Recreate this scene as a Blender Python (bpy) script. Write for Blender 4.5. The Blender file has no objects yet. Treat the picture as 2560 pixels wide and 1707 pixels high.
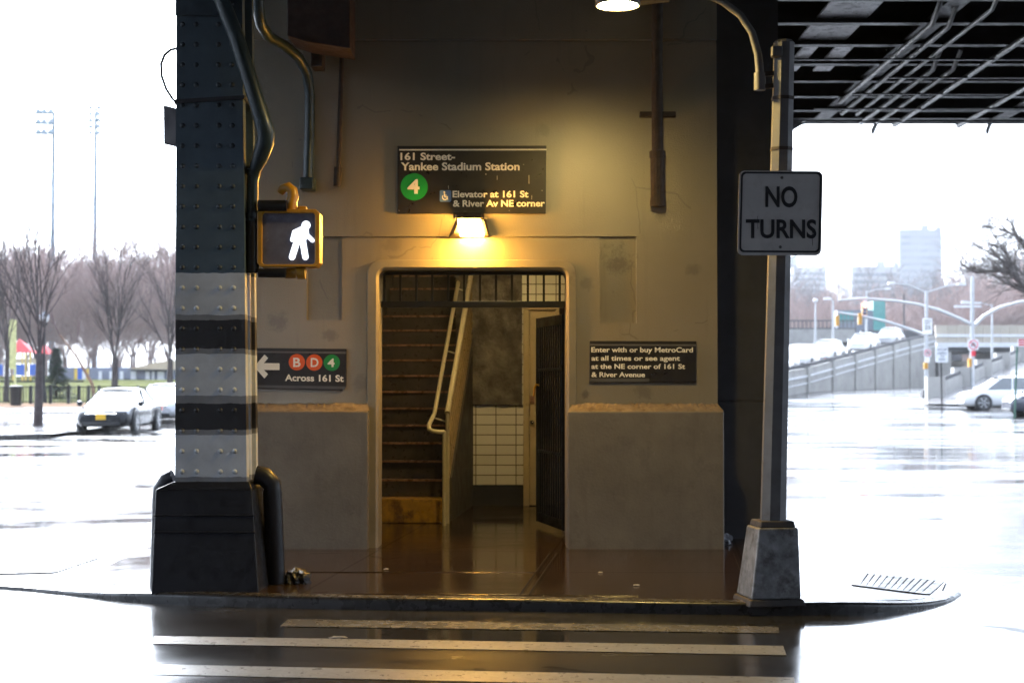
import bpy, bmesh, math, random
import numpy as np
from mathutils import Vector, Matrix
S = bpy.context.scene
COL = S.collection
R = math.radians

# ------------------------------------------------------------------ camera
FPX = 2560 * 55 / 36.0                     # focal length in photo pixels (55 mm lens)
PITCH = math.atan(103.5 / FPX)
CAMZ = 1.6
cd = bpy.data.cameras.new('camera'); cam = bpy.data.objects.new('camera', cd); COL.objects.link(cam)
cd.lens = 55; cd.sensor_width = 36; cd.clip_start = 0.1; cd.clip_end = 6000
cam.location = (0, 0, CAMZ); cam.rotation_euler = (R(90) + PITCH, 0, 0)
cd.dof.use_dof = True; cd.dof.focus_distance = 12.2; cd.dof.aperture_fstop = 2.5
S.camera = cam

# ------------------------------------------------------------------ world, sun, exposure
SUN_EL, SUN_AZ = R(38), R(-25)             # azimuth measured from +Y towards +X
w = bpy.data.worlds.new('World'); S.world = w; w.use_nodes = True
nt = w.node_tree; nt.nodes.clear()
sky = nt.nodes.new('ShaderNodeTexSky'); sky.sky_type = 'NISHITA'; sky.sun_disc = False
sky.sun_elevation = SUN_EL; sky.sun_rotation = SUN_AZ
sky.air_density = 1.0; sky.dust_density = 6.0; sky.ozone_density = 1.0
bw = nt.nodes.new('ShaderNodeHueSaturation'); bw.inputs['Saturation'].default_value = 0.25
bg = nt.nodes.new('ShaderNodeBackground'); bg.inputs['Strength'].default_value = 0.13
wo = nt.nodes.new('ShaderNodeOutputWorld')
tn = nt.nodes.new('ShaderNodeMix'); tn.data_type = 'RGBA'; tn.blend_type = 'MULTIPLY'; tn.inputs[0].default_value = 1; tn.inputs[7].default_value = (.84, .95, 1.12, 1)
nt.links.new(sky.outputs[0], bw.inputs['Color']); nt.links.new(bw.outputs[0], tn.inputs[6]); nt.links.new(tn.outputs[2], bg.inputs['Color'])
nt.links.new(bg.outputs[0], wo.inputs[0])
ld = bpy.data.lights.new('sun', 'SUN'); ld.energy = 1.0; ld.angle = R(16); ld.color = (1, 0.97, 0.93)
sun = bpy.data.objects.new('sun', ld); COL.objects.link(sun)
sd = Vector((math.sin(SUN_AZ) * math.cos(SUN_EL), math.cos(SUN_AZ) * math.cos(SUN_EL), math.sin(SUN_EL)))
sun.rotation_euler = (-sd).to_track_quat('-Z', 'Y').to_euler(); sun.location = (0, 0, 40)
S.view_settings.view_transform = 'Standard'; S.view_settings.look = 'None'
S.view_settings.exposure = 2.95; S.view_settings.gamma = 1
S.cycles.max_bounces = 8; S.cycles.diffuse_bounces = 4; S.cycles.glossy_bounces = 4
S.cycles.sample_clamp_indirect = 6.0; S.cycles.volume_bounces = 0
S.cycles.caustics_reflective = False; S.cycles.caustics_refractive = False

# ------------------------------------------------------------------ pixel <-> world helper
def at(px, py, Y):
    """point of the place at depth Y that the photograph shows at pixel (px, py) of its 2560 x 1707 frame"""
    u = (px - 1280) / FPX; v = (853.5 - py) / FPX
    c, s = math.cos(PITCH), math.sin(PITCH)
    dy, dz = c - v * s, s + v * c
    k = Y / dy
    return Vector((u * k, Y, CAMZ + dz * k))
def dp(x, y, Y):                           # the same with pixels of the 2352-wide view
    return at(x / 0.91875, y / 0.91875, Y)

# ------------------------------------------------------------------ object helpers
ORG = {}
def tag(o, label=None, cat=None, group=None, kind=None):
    if label: o['label'] = label
    if cat: o['category'] = cat
    if group: o['group'] = group
    if kind: o['kind'] = kind
    return o
def thing(name, label, cat, loc=(0, 0, 0), rz=0, group=None, local=False):
    o = bpy.data.objects.new(name, None); COL.objects.link(o)
    o.empty_display_size = 0.1
    o.location = loc; o.rotation_euler = (0, 0, rz)
    ORG[o.name] = Vector((0, 0, 0)) if local else Vector(loc)
    return tag(o, label, cat, group)
def children(o):
    return [c for c in bpy.data.objects if c.parent == o]
def dup(root, loc, rz=None, label=None, group=None):
    r = root.copy(); COL.objects.link(r); r.location = loc
    if rz is not None: r.rotation_euler = (0, 0, rz)
    if label: r['label'] = label
    if group: r['group'] = group
    for ch in children(root):
        c = ch.copy(); COL.objects.link(c); c.parent = r
        for g in children(ch):
            d = g.copy(); COL.objects.link(d); d.parent = c
    return r

class MB:
    def __init__(s): s.v = []; s.f = []; s.mi = []; s.sm = []
    def add(s, vs, fs, mi=0, smooth=False):
        b = len(s.v); s.v += [tuple(p) for p in vs]
        for f in fs: s.f.append([b + i for i in f]); s.mi.append(mi); s.sm.append(smooth)
        return s
    def box(s, x0, x1, y0, y1, z0, z1, mi=0):
        x0, x1 = min(x0, x1), max(x0, x1); y0, y1 = min(y0, y1), max(y0, y1); z0, z1 = min(z0, z1), max(z0, z1)
        return s.add([(x0, y0, z0), (x1, y0, z0), (x1, y1, z0), (x0, y1, z0), (x0, y0, z1), (x1, y0, z1), (x1, y1, z1), (x0, y1, z1)],
                     [(3, 2, 1, 0), (4, 5, 6, 7), (0, 1, 5, 4), (1, 2, 6, 5), (2, 3, 7, 6), (3, 0, 4, 7)], mi)
    def hexa(s, b4, t4, mi=0):             # bottom and top quads, counter-clockwise seen from above
        return s.add(list(b4) + list(t4), [(3, 2, 1, 0), (4, 5, 6, 7), (0, 1, 5, 4), (1, 2, 6, 5), (2, 3, 7, 6), (3, 0, 4, 7)], mi)
    def beam(s, p, q, w, h, mi=0, up=(0, 0, 1)):
        p, q = Vector(p), Vector(q); d = (q - p).normalized(); u = Vector(up)
        if abs(d.dot(u)) > .99: u = Vector((0, 1, 0))
        a = d.cross(u).normalized() * w / 2; b = a.cross(d).normalized() * h / 2
        vs = [p - a - b, p + a - b, p + a + b, p - a + b, q - a - b, q + a - b, q + a + b, q - a + b]
        return s.add(vs, [(3, 2, 1, 0), (4, 5, 6, 7), (0, 1, 5, 4), (1, 2, 6, 5), (2, 3, 7, 6), (3, 0, 4, 7)], mi)
    def prism_y(s, poly, y0, y1, mi=0):    # poly: (x, z) counter-clockwise as seen from -Y
        n = len(poly)
        vs = [(x, y0, z) for x, z in poly] + [(x, y1, z) for x, z in poly]
        return s.add(vs, [tuple(range(n)), tuple(range(2 * n - 1, n - 1, -1))] + [(i + n, (i + 1) % n + n, (i + 1) % n, i) for i in range(n)], mi)
    def prism_z(s, poly, z0, z1, mi=0):    # poly: (x, y) counter-clockwise from above; z values may be callables
        n = len(poly); a = (lambda x, y: z0) if not callable(z0) else z0; b = (lambda x, y: z1) if not callable(z1) else z1
        vs = [(x, y, a(x, y)) for x, y in poly] + [(x, y, b(x, y)) for x, y in poly]
        return s.add(vs, [tuple(range(n - 1, -1, -1)), tuple(range(n, 2 * n))] + [(i, (i + 1) % n, (i + 1) % n + n, i + n) for i in range(n)], mi)
    def prism_x(s, poly, x0, x1, mi=0):    # poly: (y, z)
        n = len(poly)
        vs = [(x0, y, z) for y, z in poly] + [(x1, y, z) for y, z in poly]
        return s.add(vs, [tuple(range(n - 1, -1, -1)), tuple(range(n, 2 * n))] + [(i, (i + 1) % n, (i + 1) % n + n, i + n) for i in range(n)], mi)
    def tube(s, pts, rad, n=8, caps=True, mi=0, smooth=True, rot=0):
        pts = [Vector(p) for p in pts]; m = len(pts)
        rad = rad if isinstance(rad, (list, tuple)) else [rad] * m
        vs, fs = [], []; a = None
        for i in range(m):
            d = (pts[min(i + 1, m - 1)] - pts[max(i - 1, 0)]).normalized()
            if a is None:
                r = Vector((0, 0, 1)) if abs(d.z) < .9 else Vector((0, 1, 0)); a = d.cross(r).normalized()
            else: a = (a - d * a.dot(d)).normalized()
            b = d.cross(a)
            for k in range(n):
                t = 2 * math.pi * k / n + rot
                vs.append(pts[i] + (a * math.cos(t) + b * math.sin(t)) * rad[i])
        for i in range(m - 1):
            for k in range(n):
                fs.append((i * n + k, i * n + (k + 1) % n, (i + 1) * n + (k + 1) % n, (i + 1) * n + k))
        s.add(vs, fs, mi, smooth)
        if caps: s.add(vs[:n], [tuple(range(n - 1, -1, -1))], mi); s.add(vs[-n:], [tuple(range(n))], mi)
        return s
    def lathe(s, prof, c, axis='z', n=16, mi=0, smooth=True, caps=True):
        c = Vector(c); vs, fs = [], []; m = len(prof)
        for r, h in prof:
            for k in range(n):
                t = 2 * math.pi * k / n; x, y = r * math.cos(t), r * math.sin(t)
                vs.append(c + (Vector((x, y, h)) if axis == 'z' else Vector((x, h, -y)) if axis == 'y' else Vector((h, x, y))))
        for i in range(m - 1):
            for k in range(n):
                fs.append((i * n + k, i * n + (k + 1) % n, (i + 1) * n + (k + 1) % n, (i + 1) * n + k))
        s.add(vs, fs, mi, smooth)
        if caps: s.add(vs[:n], [tuple(range(n - 1, -1, -1))], mi); s.add(vs[-n:], [tuple(range(n))], mi)
        return s
    def dome(s, c, r, axis, n=8, h=.6, mi=0):
        """rivet head: a low dome standing on a face whose outward normal is axis"""
        ax = Vector(axis).normalized(); t = Vector((0, 0, 1)) if abs(ax.z) < .9 else Vector((1, 0, 0))
        a = ax.cross(t).normalized(); b = ax.cross(a); c = Vector(c); vs = []
        for rr, hh in ((1, 0), (.8, .6), (.4, .92)):
            for k in range(n):
                q = 2 * math.pi * k / n
                vs.append(c + (a * math.cos(q) + b * math.sin(q)) * r * rr + ax * r * h * hh)
        vs.append(c + ax * r * h)
        fs = []
        for i in range(2):
            for k in range(n): fs.append((i * n + k, i * n + (k + 1) % n, (i + 1) * n + (k + 1) % n, (i + 1) * n + k))
        for k in range(n): fs.append((2 * n + k, 2 * n + (k + 1) % n, 3 * n))
        return s.add(vs, fs, mi, True)
    def build(s, name, mats, parent=None, bevel=0, seg=2, fixn=False):
        me = bpy.data.meshes.new(name)
        o = bpy.data.objects.new(name, me); COL.objects.link(o)
        og = Vector((0, 0, 0))
        if parent is not None:
            og = ORG[parent.name]; o.parent = parent
        ORG[o.name] = og
        me.from_pydata([tuple(Vector(p) - og) for p in s.v], [], s.f)
        for m in (mats if isinstance(mats, (list, tuple)) else [mats]): me.materials.append(m)
        me.polygons.foreach_set('material_index', s.mi); me.polygons.foreach_set('use_smooth', s.sm)
        me.update()
        if fixn:
            b = bmesh.new(); b.from_mesh(me); bmesh.ops.recalc_face_normals(b, faces=b.faces); b.to_mesh(me); b.free()
        if bevel:
            md = o.modifiers.new('bevel', 'BEVEL'); md.width = bevel; md.segments = seg; md.limit_method = 'ANGLE'; md.angle_limit = R(35)
            md.harden_normals = False
        return o

def raw_mesh(name, V, F, mat, parent=None, smooth=False):
    """mesh from numpy arrays, faces all quads"""
    me = bpy.data.meshes.new(name); nv, nf = len(V), len(F); k = F.shape[1]
    me.vertices.add(nv); me.vertices.foreach_set('co', np.ascontiguousarray(V, dtype=np.float32).ravel())
    me.loops.add(nf * k); me.loops.foreach_set('vertex_index', np.ascontiguousarray(F, dtype=np.int32).ravel())
    me.polygons.add(nf); me.polygons.foreach_set('loop_start', np.arange(0, nf * k, k, dtype=np.int32))
    me.polygons.foreach_set('loop_total', np.full(nf, k, dtype=np.int32))
    if smooth: me.polygons.foreach_set('use_smooth', np.ones(nf, dtype=bool))
    me.update(calc_edges=True)
    me.materials.append(mat)
    o = bpy.data.objects.new(name, me); COL.objects.link(o)
    if parent is not None: o.parent = parent; ORG[o.name] = ORG[parent.name]
    else: ORG[o.name] = Vector((0, 0, 0))
    return o

# ------------------------------------------------------------------ lettering (built-in font turned into mesh)
def glyphs(txt, weight=0.0):
    cu = bpy.data.curves.new('t', 'FONT'); cu.body = txt; cu.size = 1; cu.offset = weight; cu.resolution_u = 4
    cu.fill_mode = 'FRONT'
    o = bpy.data.objects.new('t', cu); COL.objects.link(o)
    dg = bpy.context.evaluated_depsgraph_get(); dg.update()
    me = bpy.data.meshes.new_from_object(o.evaluated_get(dg), depsgraph=dg)
    vs = np.array([v.co[:] for v in me.vertices]); fs = [tuple(p.vertices) for p in me.polygons]
    bpy.data.objects.remove(o); bpy.data.curves.remove(cu); bpy.data.meshes.remove(me)
    return vs, fs
_cap = {}
def cap_h(weight):
    if weight not in _cap:
        v, _ = glyphs('H', weight); _cap[weight] = (v[:, 1].min(), v[:, 1].max())
    return _cap[weight]
def lettering(mb, txt, p_left, p_right, p_top, weight=0.02, lift=0.003, mi=0, thick=0.002):
    """fit txt between two baseline points; p_top gives the capital height (a point above p_left)"""
    v, f = glyphs(txt, weight); lo, hi = cap_h(weight)
    x0, x1 = v[:, 0].min(), v[:, 0].max()
    pl, pr = Vector(p_left), Vector(p_right); ux = pr - pl; up = Vector(p_top) - pl
    n = Vector((0, -1, 0)) if abs(ux.y) < 1e-4 else up.cross(ux).normalized()
    if n.y > 0: n = -n
    pts = []
    for x, y, _ in v:
        pts.append(pl + ux * ((x - x0) / (x1 - x0)) + up * ((y - lo) / (hi - lo)) + n * (lift + thick))
    mb.add(pts, f, mi)

# ------------------------------------------------------------------ materials
def new_mat(name):
    m = bpy.data.materials.new(name); m.use_nodes = True
    n = m.node_tree; n.nodes.clear()
    out = n.nodes.new('ShaderNodeOutputMaterial'); p = n.nodes.new('ShaderNodeBsdfPrincipled')
    n.links.new(p.outputs[0], out.inputs[0])
    return m, n, p
def coords(n, kind='Object', scale=None):
    t = n.nodes.new('ShaderNodeTexCoord')
    if scale is None: return t.outputs[kind]
    mp = n.nodes.new('ShaderNodeMapping'); mp.inputs['Scale'].default_value = scale
    n.links.new(t.outputs[kind], mp.inputs[0]); return mp.outputs[0]
def noise(n, co, scale, detail=5, rough=.6):
    t = n.nodes.new('ShaderNodeTexNoise'); t.inputs['Scale'].default_value = scale
    t.inputs['Detail'].default_value = detail; t.inputs['Roughness'].default_value = rough
    n.links.new(co, t.inputs['Vector']); return t.outputs['Fac']
def ramp(n, fac, stops, interp='LINEAR'):
    r = n.nodes.new('ShaderNodeValToRGB'); r.color_ramp.interpolation = interp
    e = r.color_ramp.elements
    while len(e) < len(stops): e.new(.5)
    for k, (pos, c) in enumerate(stops):
        e[k].position = pos; e[k].color = (c, c, c, 1) if not isinstance(c, (tuple, list)) else (*c, 1)
    n.links.new(fac, r.inputs[0]); return r.outputs[0]
def mixc(n, fac, a, b, mode='MIX'):
    m = n.nodes.new('ShaderNodeMix'); m.data_type = 'RGBA'; m.blend_type = mode
    for inp, v in ((m.inputs[0], fac), (m.inputs[6], a), (m.inputs[7], b)):
        if hasattr(v, 'node'): n.links.new(v, inp)
        elif isinstance(v, (int, float)): inp.default_value = v
        else: inp.default_value = (*v, 1)
    return m.outputs[2]
def math_n(n, op, a, b=None):
    m = n.nodes.new('ShaderNodeMath'); m.operation = op
    for i, v in enumerate((a, b)):
        if v is None: continue
        if hasattr(v, 'node'): n.links.new(v, m.inputs[i])
        else: m.inputs[i].default_value = v
    return m.outputs[0]
def bump(n, p, h, strength=.3, dist=.01):
    b = n.nodes.new('ShaderNodeBump'); b.inputs['Strength'].default_value = strength; b.inputs['Distance'].default_value = dist
    n.links.new(h, b.inputs['Height']); n.links.new(b.outputs[0], p.inputs['Normal'])
def mat(name, col, rough=.55, metal=0, var=.18, vs=3, bs=0, bscale=40, bd=.004, coat=0, dirt=None, dscale=2.5, dlim=(.55, .75), spec=.5):
    m, n, p = new_mat(name); co = coords(n)
    f = noise(n, co, vs)
    a = tuple(c * (1 - var) for c in col); b = tuple(min(1, c * (1 + var)) for c in col)
    c = ramp(n, f, [(.3, a), (.7, b)])
    if dirt:
        c = mixc(n, ramp(n, noise(n, co, dscale, 8, .7), [(dlim[0], 0.0), (dlim[1], 1.0)]), c, dirt)
    n.links.new(c, p.inputs['Base Color'])
    n.links.new(ramp(n, noise(n, co, vs * 2.3), [(.3, max(0.02, rough - .12)), (.7, min(1, rough + .12))]), p.inputs['Roughness'])
    p.inputs['Metallic'].default_value = metal; p.inputs['Specular IOR Level'].default_value = spec
    if coat: p.inputs['Coat Weight'].default_value = coat; p.inputs['Coat Roughness'].default_value = .05
    if bs: bump(n, p, noise(n, co, bscale, 6, .65), bs, bd)
    return m
def emit(name, col, strength):
    m, n, p = new_mat(name)
    p.inputs['Base Color'].default_value = (*col, 1); p.inputs['Emission Color'].default_value = (*col, 1)
    p.inputs['Emission Strength'].default_value = strength
    return m

M = {}
# station wall: old glossy paint over rendered concrete
WALL_SPOTS = [(1425, 600, .22, .8), (1350, 650, .10, .5), (640, 740, .14, .6), (1590, 620, .10, .5), (1480, 900, .12, .5), (760, 770, .10, .6), (900, 560, .12, .4), (1520, 480, .16, .5), (1345, 905, .06, .8), (830, 880, .12, .5), (700, 560, .14, .4), (1250, 300, .1, .3)]
def noise_col(n, co, scale):
    t = n.nodes.new('ShaderNodeTexNoise'); t.inputs['Scale'].default_value = scale; t.inputs['Detail'].default_value = 3; n.links.new(co, t.inputs['Vector']); return t.outputs['Color']
def wall_mat():
    m, n, p = new_mat('painted_wall'); co = coords(n)
    c = ramp(n, noise(n, co, 1.3, 6), [(.3, (.198, .168, .112)), (.7, (.226, .194, .136))])
    c = mixc(n, ramp(n, noise(n, co, 3.0, 9, .75), [(.66, 0.0), (.85, .28)]), c, (.12, .092, .066))
    st = noise(n, coords(n, 'Object', (9, 9, .55)), 1.0, 5, .6)
    c = mixc(n, ramp(n, st, [(.58, 0.0), (.80, .40)]), c, (.12, .092, .065))
    c = mixc(n, ramp(n, noise(n, co, 26, 4, .7), [(.70, 0.0), (.74, .8)]), c, (.07, .055, .045))
    pos = n.nodes.new('ShaderNodeNewGeometry').outputs['Position']
    for (sx_, sy_, r_, k_) in WALL_SPOTS:
        q = dp(sx_, sy_, 14.5); d = n.nodes.new('ShaderNodeVectorMath'); d.operation = 'DISTANCE'; n.links.new(pos, d.inputs[0]); d.inputs[1].default_value = q
        f = math_n(n, 'SUBTRACT', math_n(n, 'MULTIPLY', noise(n, pos, 10, 9, .8), 2.6), math_n(n, 'DIVIDE', d.outputs['Value'], r_))
        c = mixc(n, ramp(n, f, [(.55, 0.0), (.95, k_ * .75)]), c, (.055, .042, .03))
    vo = n.nodes.new('ShaderNodeTexVoronoi'); vo.feature = 'DISTANCE_TO_EDGE'; vo.inputs['Scale'].default_value = .9
    n.links.new(mixc(n, .25, pos, noise_col(n, pos, 2.2)), vo.inputs['Vector'])
    ck = math_n(n, 'MULTIPLY', math_n(n, 'LESS_THAN', vo.outputs['Distance'], .0035), math_n(n, 'GREATER_THAN', noise(n, pos, 1.3, 3), .54))
    c = mixc(n, math_n(n, 'MULTIPLY', ck, .32), c, (.05, .04, .03))
    n.links.new(c, p.inputs['Base Color'])
    n.links.new(ramp(n, noise(n, co, 7), [(.3, .20), (.7, .25)]), p.inputs['Roughness'])
    p.inputs['Specular IOR Level'].default_value = 1.0; p.inputs['Coat Weight'].default_value = 1.0; p.inputs['Coat Roughness'].default_value = .31
    h = mixc(n, .35, noise(n, co, 70, 5, .6), noise(n, co, 9, 4, .6))
    bump(n, p, h, .5, .010)
    return m
M['wall'] = wall_mat()
def plinth_mat():
    m, n, p = new_mat('painted_plinth'); co = coords(n)
    c = ramp(n, noise(n, co, 2.2, 6, .65), [(.3, (.105, .092, .076)), (.7, (.15, .134, .112))])
    c = mixc(n, ramp(n, noise(n, co, 6, 9, .78), [(.52, 0.0), (.74, .5)]), c, (.055, .045, .036))
    c = mixc(n, ramp(n, noise(n, co, 11, 7, .75), [(.64, 0.0), (.72, .5)]), c, (.24, .22, .19))
    c = mixc(n, ramp(n, noise(n, coords(n, 'Object', (7, 7, .8)), 1.0, 5, .6), [(.56, 0.0), (.75, .5)]), c, (.07, .057, .045))
    n.links.new(c, p.inputs['Base Color'])
    n.links.new(ramp(n, noise(n, co, 5), [(.3, .38), (.7, .6)]), p.inputs['Roughness'])
    bump(n, p, mixc(n, .4, noise(n, co, 40, 6, .65), noise(n, co, 6, 5, .6)), .6, .012)
    return m
M['plinth'] = plinth_mat()
M['chamfer'] = mat('chipped_concrete', (.17, .135, .10), .7, var=.35, vs=14, bs=.7, bscale=16, bd=.02, dirt=(.08, .055, .035), dscale=8, dlim=(.52, .68))
M['surround'] = mat('door_surround_paint', (.20, .175, .13), .45, var=.15, vs=3, bs=.3, bscale=25, bd=.006, dirt=(.09, .07, .045), dscale=5, dlim=(.6, .8))
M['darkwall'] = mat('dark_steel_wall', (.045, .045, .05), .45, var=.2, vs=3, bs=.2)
M['plaster'] = mat('bare_dark_plaster', (.13, .115, .10), .55, var=.45, vs=4, bs=1.0, bscale=7, bd=.05, dirt=(.06, .05, .045), dscale=3, dlim=(.45, .6))
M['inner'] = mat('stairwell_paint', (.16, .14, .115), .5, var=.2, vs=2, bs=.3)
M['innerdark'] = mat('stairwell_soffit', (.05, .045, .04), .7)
M['black_base'] = mat('black_skirting', (.03, .028, .027), .4)
def tile_mat():
    m, n, p = new_mat('white_wall_tile'); t = n.nodes.new('ShaderNodeTexBrick')
    co = n.nodes.new('ShaderNodeTexCoord'); mp = n.nodes.new('ShaderNodeMapping')
    mp.inputs['Rotation'].default_value = (R(90), 0, 0); n.links.new(co.outputs['Object'], mp.inputs[0]); n.links.new(mp.outputs[0], t.inputs[0])
    t.offset = 0; t.inputs['Color1'].default_value = (.74, .72, .66, 1); t.inputs['Color2'].default_value = (.66, .64, .57, 1)
    t.inputs['Mortar'].default_value = (.14, .12, .09, 1); t.inputs['Scale'].default_value = 1
    t.inputs['Brick Width'].default_value = .25; t.inputs['Row Height'].default_value = .125; t.inputs['Mortar Size'].default_value = .006
    n.links.new(t.outputs['Color'], p.inputs['Base Color']); p.inputs['Roughness'].default_value = .12
    inv = math_n(n, 'SUBTRACT', 1, t.outputs['Fac']); bump(n, p, inv, .5, .004)
    return m
M['tile'] = tile_mat()
M['beige'] = mat('beige_door_paint', (.44, .36, .22), .4, var=.12, dirt=(.2, .14, .08), dscale=6, dlim=(.62, .8))
M['black'] = mat('black_painted_iron', (.008, .008, .009), .42, var=.2, bs=.15, spec=.3)
M['blackgloss'] = mat('glossy_black_guard', (.009, .010, .015), .42, var=.15, vs=6, bs=.12, bscale=9, bd=.004, spec=.3)
M['tread'] = mat('worn_stair_tread', (.045, .036, .031), .35, var=.3, vs=8, bs=.3)
M['nosing'] = mat('worn_steel_nosing', (.30, .17, .11), .3, metal=.4, var=.35, vs=7, bs=.2)
M['yellowstep'] = mat('worn_yellow_step_paint', (.34, .19, .02), .35, var=.3, vs=6, dirt=(.12, .06, .015), dscale=5, dlim=(.48, .62), bs=.3)
M['steel'] = mat('worn_cream_rail_paint', (.50, .45, .33), .35, metal=0, var=.08, vs=6)
M['green'] = mat('dark_green_column_paint', (.045, .066, .085), .4, var=.2, vs=4, bs=.2)
M['pipegreen'] = mat('dark_green_pipe_paint', (.018, .034, .040), .38, var=.3, bs=.3)
M['rust'] = mat('rusty_red_steel', (.036, .017, .012), .75, var=.4, vs=6, bs=.4)
M['pipebrown'] = mat('brown_iron_pipe', (.036, .023, .017), .7, var=.4, vs=9, bs=.8, bscale=20, bd=.012)
def column_mat(bands):
    """paint bands up the column: list of (height, colour), lowest first"""
    m, n, p = new_mat('banded_column_paint'); g = n.nodes.new('ShaderNodeNewGeometry'); sx = n.nodes.new('ShaderNodeSeparateXYZ')
    n.links.new(g.outputs['Position'], sx.inputs[0])
    wob = math_n(n, 'MULTIPLY', math_n(n, 'SUBTRACT', noise(n, g.outputs['Position'], 7, 5), .5), .034)
    z = math_n(n, 'DIVIDE', math_n(n, 'ADD', sx.outputs[2], wob), 5.0)
    c = ramp(n, z, [(h / 5.0, col) for h, col in bands], 'CONSTANT')
    c = mixc(n, 1.0, c, ramp(n, noise(n, g.outputs['Position'], 3.5, 7, .7), [(.3, .70), (.7, 1.0)]), 'MULTIPLY')
    c = mixc(n, ramp(n, noise(n, g.outputs['Position'], 14, 8, .75), [(.64, 0.0), (.70, .55)]), c, (.045, .036, .03))
    n.links.new(c, p.inputs['Base Color']); p.inputs['Roughness'].default_value = .4
    bump(n, p, noise(n, g.outputs['Position'], 40, 4), .15, .004)
    return m
M['signblack'] = mat('sign_black_enamel', (.012, .011, .014), .36, var=.3, vs=5)
M['signgrey'] = mat('sign_grey_strip', (.07, .07, .075), .4)
M['letter'] = mat('sign_white_letters', (.80, .78, .72), .45, var=.06)
M['g4'] = mat('route_green', (.008, .25, .055), .35, var=.06)
M['orange'] = mat('route_orange', (.70, .10, .012), .35, var=.06)
M['isa'] = mat('access_blue', (.08, .16, .42), .35, var=.06)
M['signwhite'] = mat('traffic_sign_white', (.50, .48, .47), .5, var=.06, vs=5, dirt=(.36, .33, .31), dscale=6, dlim=(.5, .8))
M['signink'] = mat('traffic_sign_black', (.012, .012, .016), .5, var=.1)
M['galv'] = mat('weathered_galvanised_steel', (.105, .10, .10), .55, metal=.0, var=.22, vs=5, bs=.3, bscale=20, dirt=(.07, .055, .045), dscale=4, dlim=(.55, .75))
M['galvbase'] = mat('stained_cast_base', (.21, .21, .215), .5, metal=.35, var=.5, vs=6, bs=.4, bscale=20, dirt=(.07, .065, .06), dscale=7, dlim=(.45, .65))
M['galvlight'] = mat('pale_galvanised_steel', (.45, .46, .47), .45, metal=.3, var=.1)
M['rustedge'] = mat('rusty_base_plate', (.026, .020, .017), .6, var=.4, vs=9, bs=.4)
M['yellow'] = mat('signal_yellow', (.50, .24, .018), .35, var=.12, vs=6, dirt=(.25, .11, .015), dscale=6, dlim=(.55, .75))
M['lens_glow_tint'] = mat('glow_tinted_signal_lens', (.15, .147, .19), .18, var=.3, vs=8)  # base colour lifted to stand in for the lit figure's glow
M['man'] = emit('lit_walk_symbol', (.85, .93, 1.0), .42)
M['deck'] = mat('black_steel_deck', (.014, .014, .017), .5, var=.4, vs=3, bs=.5, bscale=12, bd=.02)
M['deckgloss'] = mat('wet_black_girder', (.016, .016, .020), .45, var=.4, vs=4, bs=.5, bscale=18, bd=.012, spec=.25)
M['conduit'] = mat('grey_overhead_conduit', (.028, .029, .034), .45, metal=0, var=.3, vs=5)
M['cable'] = mat('grey_edge_cable', (.13, .135, .15), .4, var=.3, vs=5)
M['pale'] = mat('pale_flaking_soffit', (.70, .70, .73), .45, var=.2, vs=6, dirt=(.12, .12, .13), dscale=5, dlim=(.5, .65))
M['bag'] = mat('black_plastic_bag', (.010, .010, .012), .2, bs=.8, bscale=12, bd=.03)
M['rock'] = mat('grey_rubble', (.10, .10, .11), .35, bs=.6, bscale=9)
M['litter'] = mat('pale_litter', (.3, .28, .25), .6)
M['paint_line'] = mat('worn_road_paint', (.26, .25, .23), .34, var=.14, vs=7, bs=.3, bscale=60, bd=.004, dirt=(.12, .11, .095), dscale=12, dlim=(.58, .80))
M['paint_line2'] = mat('faint_road_paint', (.135, .125, .11), .25, var=.25, vs=3)
M['grate'] = mat('cast_iron_grate', (.08, .08, .085), .3, metal=.6)
M['pit'] = mat('dark_drain_pit', (.006, .006, .007), .9)

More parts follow.
